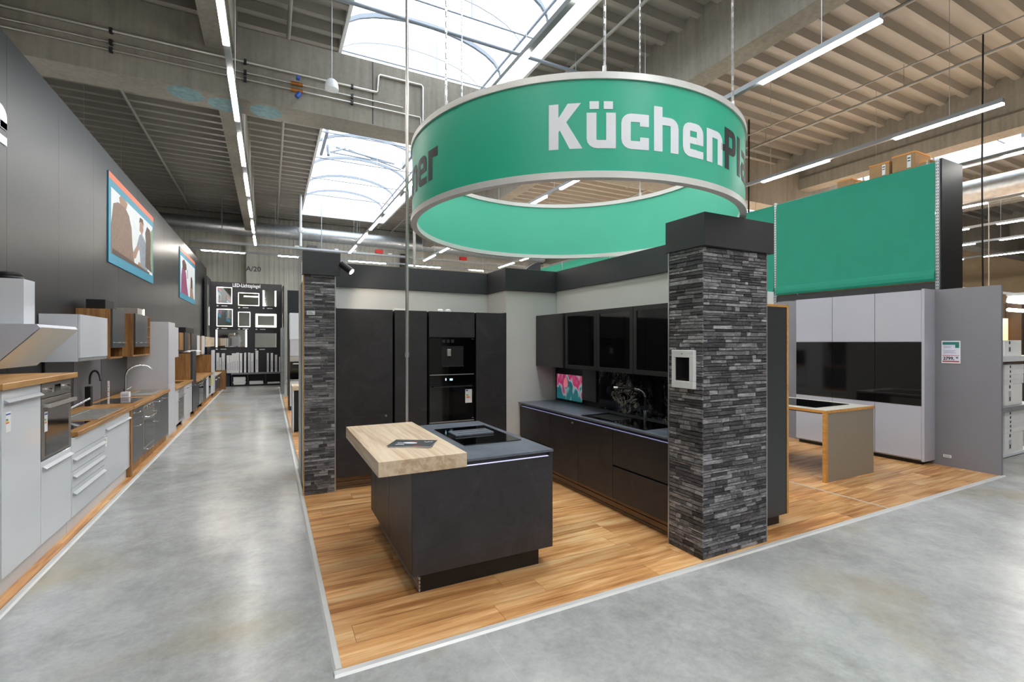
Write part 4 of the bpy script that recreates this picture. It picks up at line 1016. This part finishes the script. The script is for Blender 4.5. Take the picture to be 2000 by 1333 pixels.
t, r_ = base_left('grey door cabinet right after the built-under oven', 9.252, 9.73, .868, 'grey_front', 'dark_front', [('drawer', 9.254, 9.728, .70, .865, .80), ('door', 9.254, 9.728, .145, .696, 0)], 'oak_panel', handles='d')
d_handle(9.29, 9.31, .5, r_[1])
t, r_ = base_left('grey sink cabinet before the tall pale cabinet', 9.732, 10.365, .868, 'grey_front', 'dark_front', [('door', 9.734, 10.363, .145, .865, .80)], 'oak_panel', handles='d')
B(-2.215, -1.585, 7.86, 10.39, .869, .912).build('worktop', 'oak_worktop', None, 'oak worktop of the grey kitchen', 'worktop', bevel=.004)
B(-2.12, -1.68, 8.25, 8.95, .9122, .917).build('hob', 'black_gloss', None, 'black glass hob in the grey kitchen worktop', 'hob')
steel_sink(9.22, 10.2, 'stainless steel sink in the grey kitchen')
t = thing('mixer_tap', 'high arched chrome tap in the grey kitchen', 'tap', (-2.08, 9.72, .92))
MB().tube([(-2.08, 9.72, .92), (-2.08, 9.72, 1.20)] + [(-2.08 + .17 * (1 - cos(a * pi / 10)), 9.72 + .1 * (1 - cos(a * pi / 10)), 1.20 + .17 * sin(a * pi / 10)) for a in range(1, 9)], .014, 10).build('spout', 'chrome', t, smooth=True)
MB().tube([(-2.08, 9.72, .92), (-2.08, 9.72, 1.0)], .026, 12).build('base', 'chrome', t, smooth=True)
MB().tube([(-2.08, 9.72, .97), (-2.02, 9.80, 1.02)], .010, 8).build('lever', 'chrome', t, smooth=True)
t = thing('mixer_tap', 'black arched tap on a black block before the splashback', 'tap', (-2.12, 8.12, .92))
B(-2.15, -2.09, 8.07, 8.16, .9125, 1.17).build('block', 'black_matt', t, bevel=.004)
MB().tube([(-2.11, 8.12, 1.2)] + [(-2.11 + .10 * (1 - cos(a * pi / 10)), 8.12 - .18 * (1 - cos(a * pi / 10)), 1.26 + .12 * sin(a * pi / 10)) for a in range(0, 11)], .013, 10).build('spout', 'charcoal', t, smooth=True)
t = thing('info_sign', 'narrow white info stand with printed rows on the grey kitchen worktop', 'sign', (-1.93, 8.2, .917))
B(-1.945, -1.925, 8.19, 8.20, .9175, 1.23).build('card', 'sticker_white', t)
B(-1.99, -1.88, 8.18, 8.21, .9172, .922).build('foot', 'chrome', t)
for k in range(7): B(-1.942, -1.928, 8.188, 8.19, .98 + .033 * k, .985 + .033 * k + .006 * (k % 2)).build('printed_line', 'print_denim' if k % 3 else 'print_red', t)
t = thing('info_sign', 'small cube of white info cards by the arched chrome tap', 'sign', (-1.93, 9.1, .917))
B(-1.99, -1.89, 9.03, 9.12, .9175, 1.0).build('card', 'sticker_white', t); B(-1.98, -1.90, 9.028, 9.03, .94, .965).build('printed_line', 'carton_lilac', t)
B(-2.217, -2.20, 7.0, 7.84, .92, 1.53).build('splash_panel', 'dark_front', None, 'dark splash panel behind the low white kitchen', 'panel')
B(-2.217, -2.20, 7.86, 8.95, .92, 1.53).build('splash_panel', 'wall_panel_mid', None, 'mid grey splash panel behind the black tap', 'panel')
B(-2.217, -2.20, 8.97, 10.38, .92, 1.53).build('splash_panel', 'grey_front', None, 'darker grey splash panel behind the chrome tap', 'panel')
# uppers: hood, white lift-up unit, oak units
t = thing('cooker_hood', 'slanted white cooker hood with square chimney at the left picture edge', 'cooker hood', (-2.0, 5.8, 1.5))
MB().prism([(-2.215, 1.53), (-2.05, 1.53), (-1.74, 1.875), (-1.76, 1.905), (-2.215, 1.905)], 'y', 5.43, 6.34).build('body', 'hood_grey', t)
MB().prism([(-2.05, 1.522), (-1.735, 1.872), (-1.73, 1.878), (-2.045, 1.528)], 'y', 5.44, 6.33).build('glass_panel', 'hood_glass', t)
B(-2.215, -1.88, 5.55, 5.765, 1.905, 2.295).build('chimney', 'gloss_white', t, bevel=.002)
MB().lathe(-2.02, 5.66, [(.0, 2.296), (.095, 2.296), (.10, 2.31), (.095, 2.32), (.10, 2.335), (.095, 2.35), (.085, 2.355), (.0, 2.355)], 20).build('duct_collar', 'black_matt', t, smooth=True)
t = thing('wall_cabinet', 'white gloss wall cabinet with lift-up front right of the hood', 'cabinet', (-2.04, 7.38, 1.535))
B(-2.215, -1.892, 6.88, 7.88, 1.535, 2.06).build('body', 'gloss_white', t, bevel=.001)
B(-1.89, -1.87, 6.885, 7.875, 1.575, 2.06).build('door', 'gloss_white', t, bevel=.0015)
B(-1.892, -1.875, 6.89, 7.87, 1.54, 1.57).build('grip_strip', 'alu', t)
def oak_unit(y0, y1, d0, d1, label):
    t = thing('wall_cabinet', label, 'cabinet', (-2.04, (y0 + y1) / 2, 1.53)); T = .02
    B(-2.215, -2.20, y0, y1, 1.53, 2.19).build('back_panel', 'oak_panel', t)
    for a in (y0, y1 - T): B(-2.20, -1.87, a, a + T, 1.53, 2.19).build('side_panel', 'oak_panel', t)
    for z_ in (1.53, 1.675, 2.17): B(-2.20, -1.872, y0 + T, y1 - T, z_, z_ + T).build('shelf', 'oak_panel', t)
    for z_ in (1.83, 2.0):
        if y1 - d1 > .1: B(-2.20, -1.875, d1, y1 - T, z_, z_ + T).build('shelf', 'oak_panel', t)
    if y1 - d1 > .1: B(-2.20, -1.875, d1, d1 + T, 1.55, 2.17).build('divider', 'oak_panel', t)
    d = B(-1.872, -1.845, d0, d1, 1.68, 2.195).build('door', 'grey_front', t, bevel=.001); d_handle(d0 + .1, d1 - .05, 1.745, d, x=-1.845)
oak_unit(7.98, 8.60, 8.0, 8.58, 'first oak wall cabinet with grey door and open niche')
oak_unit(9.17, 10.35, 9.2, 10.03, 'second oak wall cabinet with grey door and open end shelves')
B(-2.15, -1.95, 8.12, 8.52, 2.191, 2.32).build('hood_motor', 'black_matt', None, 'black motor box on top of the first oak wall cabinet', 'box', bevel=.002)
t = thing('cooker_hood', 'steel hood top with bright strip behind the oak wall cabinets', 'cooker hood', (-2.0, 10.1, 2.2))
B(-2.215, -1.93, 9.75, 10.2, 2.191, 2.31).build('chimney', 'steel', t); B(-1.93, -1.92, 10.16, 10.2, 2.191, 2.315).build('light_strip', 'led_mirror', t)
# D tall pale cabinet
t = thing('tall_cabinet', 'tall pale lavender cabinet between the grey and white kitchens', 'cabinet', (-1.91, 10.72, 0))
B(-2.21, FX - .022, 10.40, 11.03, .08, 2.115).build('body', 'lavender_white', t, bevel=.001)
B(FX - .02, FX, 10.402, 11.03, 1.0, 2.115).build('door', 'lavender_white', t, bevel=.001); B(FX - .02, FX, 10.402, 11.03, .085, .995).build('lower_door', 'lavender_white', t, bevel=.001)
B(-1.665, -1.645, 10.40, 11.03, .009, .08).build('plinth', 'lavender_white', t)
# E pale kitchen
t, r_ = base_left('pale door cabinet right after the tall pale cabinet', 11.05, 11.42, .84, 'lavender_white', 'lavender_white', [('drawer', 11.05, 11.42, .70, .835, .78), ('door', 11.05, 11.42, .145, .695, .6)], 'lavender_white', handles='d')
t = thing('oven', 'built-under oven in the far pale kitchen', 'oven', (-1.9, 11.78, .145)); B(-2.21, FX, 11.44, 12.13, .145, .84).build('door', 'steel', t); B(FX, FX + .003, 11.5, 12.06, .2, .62).build('window', 'oven_glass', t); d_handle(11.5, 12.06, .68, t)
t, r_ = base_left('pale door cabinet before the first oak dividing panel', 12.15, 13.27, .84, 'lavender_white', 'lavender_white', [('door', 12.15, 12.7, .145, .835, .76), ('door', 12.7, 13.27, .145, .835, .76)], 'lavender_white', handles='d')
B(-2.215, -1.585, 11.04, 13.28, .841, .88).build('worktop', 'oak_worktop', None, 'oak worktop of the far pale kitchen', 'worktop')
B(-2.1, -1.7, 12.2, 12.8, .8805, .886).build('hob', 'black_gloss', None, 'dark hob in the far pale kitchen worktop', 'hob')
t = thing('wall_cabinet', 'narrow pale wall cabinet with bar handle on the far pale kitchen', 'cabinet', (-2.0, 11.3, 1.46)); B(-2.215, -1.62, 11.05, 11.5, 1.46, 2.04).build('body', 'lavender_white', t); d_handle(11.42, 11.44, 1.6, t, x=-1.62)
t = thing('wall_cabinet', 'oak wall cabinet with dark doors above the first oak dividing panel', 'cabinet', (-2.03, 14.9, 1.55)); B(-2.215, -1.87, 13.45, 16.25, 1.56, 1.98).build('body', 'oak_panel', t)
for a, c in ((14.0, 14.65), (15.1, 16.2)): B(-1.87, -1.845, a, c, 1.55, 1.99).build('door', 'dark_front', t)
MB().prism([(-2.2, 1.50), (-1.7, 1.50), (-1.72, 1.515), (-2.0, 1.555), (-2.2, 1.555)], 'y', 14.1, 15.9).build('cooker_hood', 'white_metal', None, 'flat pale cooker hood under the oak and dark cabinet', 'cooker hood')
B(-2.15, -1.9, 14.55, 16.0, 1.985, 2.13).build('hood_motor', 'black_matt', None, 'black box on the far oak and dark cabinet', 'box')
t = thing('dividing_panel', 'first oak dividing panel with dark front edge between far kitchens', 'panel', (-1.9, 13.35, 0))
B(-2.215, -1.64, 13.29, 13.33, .009, 1.49).build('board', 'oak_panel', t); B(-1.64, -1.60, 13.29, 13.9, .13, 1.54).build('front_edge', 'dark_front', t)
# F dark kitchen with oven
t, r_ = base_left('dark cabinet before the oven of the far dark kitchen', 13.92, 14.5, .76, 'dark_front', 'dark_front', [('door', 13.92, 14.5, .145, .755, .7)], 'oak_panel', handles='d')
t = thing('oven', 'black oven in the far dark kitchen', 'oven', (-1.9, 14.95, .145)); B(-2.21, FX, 14.52, 15.4, .145, .76).build('door', 'black_gloss', t); d_handle(14.6, 15.3, .62, t)
for k in range(3): MB().tube([(FX, 14.7 + .25 * k, .70), (FX + .03, 14.7 + .25 * k, .70)], .025, 8).build('knob', 'chrome', t)
t, r_ = base_left('dark cabinet behind the oven of the far dark kitchen', 15.42, 16.1, .76, 'dark_front', 'dark_front', [('door', 15.42, 16.1, .145, .755, .7)], 'oak_panel', handles='d')
B(-2.215, -1.585, 13.93, 17.7, .762, .80).build('worktop', 'oak_worktop', None, 'oak worktop of the far dark kitchen', 'worktop')
t, r_ = base_left('white cabinet with oven front in the last white kitchen', 16.12, 17.7, .76, 'carcass_white', 'carcass_white', [('door', 16.12, 16.7, .145, .755, 0), ('door', 17.25, 17.7, .145, .755, 0)], 'oak_panel')
B(FX - .02, FX + .003, 16.72, 17.23, .2, .74).build('oven', 'oven_glass', None, 'small dark oven front in the last white kitchen', 'oven')
B(FX + .003, FX + .01, 17.3, 17.62, .42, .66).build('price_tag', 'yellow_tag', None, 'yellow price tag hanging on the last white kitchen', 'tag')
t = thing('wall_cabinet', 'white and oak wall cabinet above the second oak dividing panel', 'cabinet', (-2.03, 17.2, 1.37)); B(-2.215, -1.88, 16.32, 18.15, 1.375, 1.94).build('body', 'oak_panel', t)
for a, c in ((16.33, 16.95), (17.55, 18.14)): B(-1.88, -1.86, a, c, 1.375, 1.95).build('door', 'carcass_white', t)
t = thing('dividing_panel', 'second oak dividing panel with white front edge between far kitchens', 'panel', (-1.9, 17.75, 0))
B(-2.215, -1.64, 17.72, 17.76, .009, 1.36).build('board', 'oak_panel', t); B(-1.64, -1.60, 17.72, 18.4, .13, 1.5).build('front_edge', 'carcass_white', t)
t, r_ = base_left('last grey cabinet before the oak panel at the mirror wall', 18.42, 20.5, .62, 'grey_front', 'grey_front', [('door', 18.42, 19.4, .145, .615, .5), ('door', 19.4, 20.5, .145, .615, .5)], 'oak_panel', handles='d')
B(-2.215, -1.585, 18.41, 20.55, .622, .66).build('worktop', 'oak_light', None, 'pale worktop of the last grey cabinet', 'worktop')
B(-2.2, -1.45, 20.6, 20.68, .0, .72).build('end_panel', 'oak_panel', None, 'free standing oak panel at the far end of the kitchens', 'panel')
B(-2.215, -1.84, 18.2, 21.0, 1.60, 1.93).build('wall_cabinet', 'oak_light', None, 'long pale oak wall cabinet near the mirror wall', 'cabinet')

# ------------------------------------------------------------------ mirror wall at the end of the aisle
t = thing('display_wall', 'black display wall lettered LED-Lichtspiegel at the end of the aisle', 'display wall', (-.8, 22.3, 0))
B(-2.08, .46, 22.2, 22.3, 0, 4.16).build('board', 'board_black', t)
B(-2.16, -2.08, 21.0, 22.3, 0, 4.24).build('return_board', 'board_black', t)
text_mb('LED-Lichtspiegel', .20, (-1.33, 22.195, 3.985), (1, 0, 0), (0, 0, 1), .006, bold=.004, xs=.74).build('lettering', 'print_white', t)
def mirror(x0, x1, z0, z1, label, style):
    m = thing('lit_mirror', label, 'mirror', ((x0 + x1) / 2, 22.17, z0)); e = .022 if style != 'thick' else .075; y0, y1 = 22.155, 22.198
    B(x0, x1, y0 + .004, y1, z0, z1).build('glass', 'mirror', m)
    s = []
    if style in ('frame', 'thick'): s = [(x0, x0 + e, z0, z1), (x1 - e, x1, z0, z1), (x0 + e, x1 - e, z0, z0 + e), (x0 + e, x1 - e, z1 - e, z1)]
    if style == 'sides': s = [(x0, x0 + .055, z0, z1), (x1 - .055, x1, z0, z1)]
    if style == 'top': s = [(x0, x0 + e, z0, z1), (x0 + e, x1, z0, z0 + e), (x0 + e, x1, z1 - e, z1), (x0 + .2, x1, z1 - .17, z1 - .12), (x1 - e, x1, z0 + e, z1 - e)]
    for a in s: B(a[0], a[1], y0, y0 + .004, a[2], a[3]).build('light_strip', 'led_mirror', m)
    B(x0, x0 + .06, 22.19, 22.199, z0 - .11, z0 - .06).build('price_tag', 'sticker_white', t); B(x0 + .16, x0 + .36, 22.19, 22.199, z0 - .10, z0 - .07).build('price_tag', 'sticker_white', t)
mirror(-1.87, -1.34, 3.29, 3.95, 'square lit mirror at the top left of the display wall', 'frame')
mirror(-1.13, -.38, 3.24, 3.76, 'wide lit mirror in the middle of the top row', 'top')
mirror(-.25, .25, 3.24, 3.89, 'mirror with two bright side bars at the top right', 'sides')
mirror(-1.87, -1.32, 2.385, 3.08, 'lit mirror at the left of the second row', 'frame')
mirror(-1.13, -.70, 2.375, 2.98, 'dark narrow lit mirror in the middle of the second row', 'frame')
mirror(-.51, .255, 2.37, 2.92, 'wide mirror with broad glowing border in the second row', 'thick')
mirror(-1.90, -.82, 1.56, 2.25, 'widest mirror with two side bars in the lowest row', 'sides')
mirror(-.53, .255, 1.54, 2.12, 'unlit wide mirror at the right of the lowest row', 'none')
for z0, z1, lb, gl in ((3.25, 3.95, 'upper mirror on the side return of the display wall', 0), (2.4, 3.1, 'lower glowing mirror on the side return of the display wall', 1)):
    m = thing('lit_mirror', lb, 'mirror', (-2.07, 21.7, z0)); B(-2.079, -2.06, 21.45, 21.95, z0, z1).build('glass', 'mirror', m)
    if gl: B(-2.06, -2.055, 21.45, 21.51, z0, z1).build('light_strip', 'led_mirror', m)
t = thing('bench_shelf', 'low black shelf bench with open bays under the mirrors', 'shelf', (-.45, 22.0, 0))
B(-1.35, .46, 21.75, 22.19, .47, .53).build('top_board', 'partition_grey', t); B(-1.35, .46, 21.78, 22.19, 0, .06).build('bottom_board', 'wall_grey', t)  # top board: reflected light painted in as a paler grey
B(-1.35, .46, 22.15, 22.19, .06, .47).build('back_board', 'black_matt', t)
for x_ in (-1.35, -.80, -.17, .42): B(x_, x_ + .04, 21.77, 22.15, .06, .47).build('divider', 'board_black', t)
rr = random.Random(2)
place = ('leftmost', 'second', 'third')
for k, (x0, x1, n) in enumerate(((-1.30, -.84, 5), (-.74, -.22, 2), (-.10, .40, 1))):
    for i in range(n):
        z = .0605 + .062 * i
        B(x0 + rr.random() * .03, x1 - rr.random() * .03, 21.82, 22.12, z, z + .06).build('flat_carton', 'carton_white', None, '%sflat white carton in the %s bay of the low bench' % ('' if n == 1 else ('lowest ', 'second ', 'middle ', 'fourth ', 'topmost ')[i], place[k]), 'box', 'flat cartons in the bench', bevel=.002)
ORD = 'first second third fourth fifth sixth seventh eighth ninth tenth eleventh twelfth thirteenth fourteenth fifteenth sixteenth seventeenth eighteenth nineteenth twentieth'.split() + ['last'] * 20
x = -1.86; k = 0
names = [('slim', .79), ('broad', .78)]
while x < .42:
    wd = rr.choice((.055, .07, .085, .10)); hh = rr.choice((.62, .70, .78, .80)); gap = rr.choice((.004, .004, .02, .07))
    if -.62 < x < -.45: hh = .88
    if -.40 < x < -.12: x = -.10; continue
    if x + wd > .45: break
    z0 = .5305
    if x > -1.36 and x + wd < .45: z = z0
    else: z = z0
    b = MB().box(x, x + wd, 21.86, 22.15, z, z + hh)
    tag_ = 'upright white mirror carton, %s from the left along the bench' % ORD[k]
    o = b.build('upright_carton', 'carton_white', None, tag_, 'box', 'upright mirror cartons on the bench', bevel=.002)
    B(x + wd * .3, x + wd * .6, 21.857, 21.86, z + .1, z + hh * .6).build('print', 'carton_lilac', o)
    x += wd + gap; k += 1
B(-2.07, -1.352, 21.8, 22.19, .47, .53).build('side_shelf', 'wall_grey', None, 'shelf board continuing the bench to the left', 'shelf')
B(-2.05, -1.40, 21.82, 22.18, .0, .469).build('shelf_base', 'board_black', None, 'black base below the left shelf board', 'shelf')
# far right side of the aisle
B(.46, .50, 20.6, 22.15, 0, 3.95).build('side_wall_panel', 'wall_grey', None, 'dark panel wall right of the mirror display', 'panel')
B(.36, .45, 17.9, 19.9, 0, 2.25).build('glass_panel', 'galvanised', None, 'pale grey panel at the right end of the aisle', 'panel')
t = thing('oven_tower', 'white oven tower behind the slim slate pillar at the aisle', 'cabinet', (.75, 13.7, 0))
B(.46, 1.06, 13.42, 14.0, .009, 2.5).build('body', 'carcass_white', t); B(.435, .459, 13.40, 14.0, 0.009, 1.82).build('side_panel', 'wall_brown', t)
B(.465, 1.055, 13.40, 13.42, 1.83, 2.48).build('door', 'gloss_white', t); B(.465, 1.055, 13.40, 13.42, 1.40, 1.82).build('door', 'lavender_white', t)
B(.465, 1.055, 13.40, 13.42, .12, .76).build('lower_door', 'carcass_white', t); B(.465, 1.05, 13.405, 13.42, .009, .115).build('plinth', 'black_matt', t)
t = thing('oven', 'steel oven in the white tower behind the slim pillar', 'oven', (.76, 13.4, .78))
B(.465, 1.055, 13.385, 13.399, 1.26, 1.39).build('control_panel', 'steel', t); B(.465, 1.055, 13.385, 13.399, .80, 1.255).build('door', 'black_glass', t); B(.465, 1.055, 13.385, 13.399, .765, .80).build('trim_bar', 'steel', t)
MB().tube([(.53, 13.35, 1.2), (1.0, 13.35, 1.2)], .014, 8).build('handle', 'alu', t); B(.80, .95, 13.383, 13.385, 1.30, 1.36).build('display', 'black_gloss', t)
t = thing('bar_table', 'small black counter with oak top by the aisle behind the slim pillar', 'table', (.7, 10.4, 0))
B(.39, 1.0, 10.10, 10.7, .82, .90).build('tabletop', 'oak_light', t); B(.42, 1.0, 10.14, 10.68, .05, .82).build('body', 'black_matt', t); B(.44, 1.0, 10.2, 10.6, .009, .05).build('plinth', 'charcoal', t); B(.395, .42, 10.12, 10.7, .009, .82).build('side_panel', 'carcass_white', t)
# dark upper wall behind the aisle end on the right
B(.52, 3.2, 17.2, 17.3, 0, 3.45).build('board_wall', 'wall_grey', None, 'dark grey board wall above the white oven tower', 'panel')

# ------------------------------------------------------------------ lamp department at the right edge
t = thing('lamp_shelf', 'shelf with white lamp cartons right of the grey board', 'shelf', (10.4, 3.4, 0))
B(9.4, 11.0, 3.05, 3.5, .01, .05).build('shelf_board', 'white_metal', t); B(9.4, 11.05, 3.0, 3.5, .70, .78).build('shelf_board', 'galvanised', t); B(9.4, 11.1, 3.0, 3.5, 1.46, 1.54).build('shelf_board', 'white_metal', t)
B(9.4, 11.0, 3.5, 3.53, .01, 2.1).build('back_board', 'wall_brown', t)
def lamp_carton(x, w_, z, h, label, tall=False):
    t = thing('lamp_carton', label, 'box', (x + w_ / 2, 3.25, z), 'lamp cartons on the shelf'); B(x, x + w_, 3.07, 3.45, z, z + h).build('body', 'carton_white', t, bevel=.003)
    xx = x + w_ * .28; rr_ = .028 if tall else .022; MB().tube([(xx, 3.068, z + h - rr_ - .008), (xx, 3.07, z + h - rr_ - .008)], rr_, 12).build('print', 'carton_print', t)
    if tall: B(xx - .04, xx + .04, 3.068, 3.07, z + .06, z + h - .1).build('print', 'carton_lilac', t); B(xx - .02, xx + .02, 3.066, 3.068, z + .07, z + .13).build('print', 'carton_print', t)
for k in range(5): lamp_carton(9.95, .75 - .006 * k, .355 + .067 * k, .066, '%s flat lamp carton in the pile on the bottom shelf' % ('lowest', 'second lowest', 'middle', 'second highest', 'topmost')[k])
lamp_carton(9.95, .68, .051, .30, 'tall lamp carton standing on the bottom shelf', True)
for k in range(4): lamp_carton(9.95, .72 - .01 * (k < 2), 1.105 + .075 * k, .074, '%s flat lamp carton in the pile on the middle shelf' % ('lowest', 'second lowest', 'second highest', 'topmost')[k])
lamp_carton(9.95, .65, .781, .32, 'tall lamp carton standing on the middle shelf', True)
lamp_carton(9.95, .62, 1.541, .24, 'lamp carton on the top shelf under the glowing lamp', True)
t = thing('strip_lamp', 'long glowing strip lamp at the right picture edge', 'lamp', (14.6, 4.0, 2.6))
MB().tube([(13.9, 4.2, 2.66), (13.93, 4.2, 2.66), (15.4, 4.0, 2.66)], .06, 14).build('diffuser', 'lamp_glow', t, smooth=True); B(13.85, 15.4, 3.95, 4.25, 2.722, 2.78).build('housing', 'white_metal', t)
for z_, lb in ((2.90, 'upper'), (2.66, 'lower')):
    MB().tube([(18.4, 5.6, z_), (19.4, 5.6, z_)], .05, 10).build('rod_lamp', 'lamp_glow', None, '%s small glowing rod lamp beside the grey board edge' % lb, 'lamp')
B(18.4, 19.45, 5.93, 5.99, 1.6, 2.45).build('lit_display', 'amber_glow', None, 'amber lit display panel directly beside the grey board', 'lit display')
B(20.1, 21.0, 5.93, 5.99, 1.2, 2.43).build('lit_display', 'amber_glow', None, 'amber lit display panel at the very right picture edge', 'lit display')
t = thing('lamp_wall', 'dark brown display wall of the lamp department', 'display wall', (16, 6.0, 0))
B(12.0, 22.0, 6.0, 6.1, 0, 2.9).build('board', 'wall_brown', t)
for x_ in (19.5, 19.85): B(x_, x_ + .15, 5.66, 5.995, 0, 2.9).build('post', 'wall_brown', t)
B(12.5, 20, 5.0, 5.05, 2.95, 3.0).build('rail', 'white_metal', t)
t = thing('dark_shelf', 'dark shelf rack with products in the lamp department', 'shelf', (12.6, 4.8, 0))
for x_ in (11.6, 13.56): B(x_, x_ + .04, 4.55, 5.0, 0, 1.25).build('post', 'charcoal', t)
for z_ in (.25, .6, .95, 1.2): B(11.64, 13.56, 4.55, 5.0, z_, z_ + .04).build('shelf_board', 'charcoal', t)
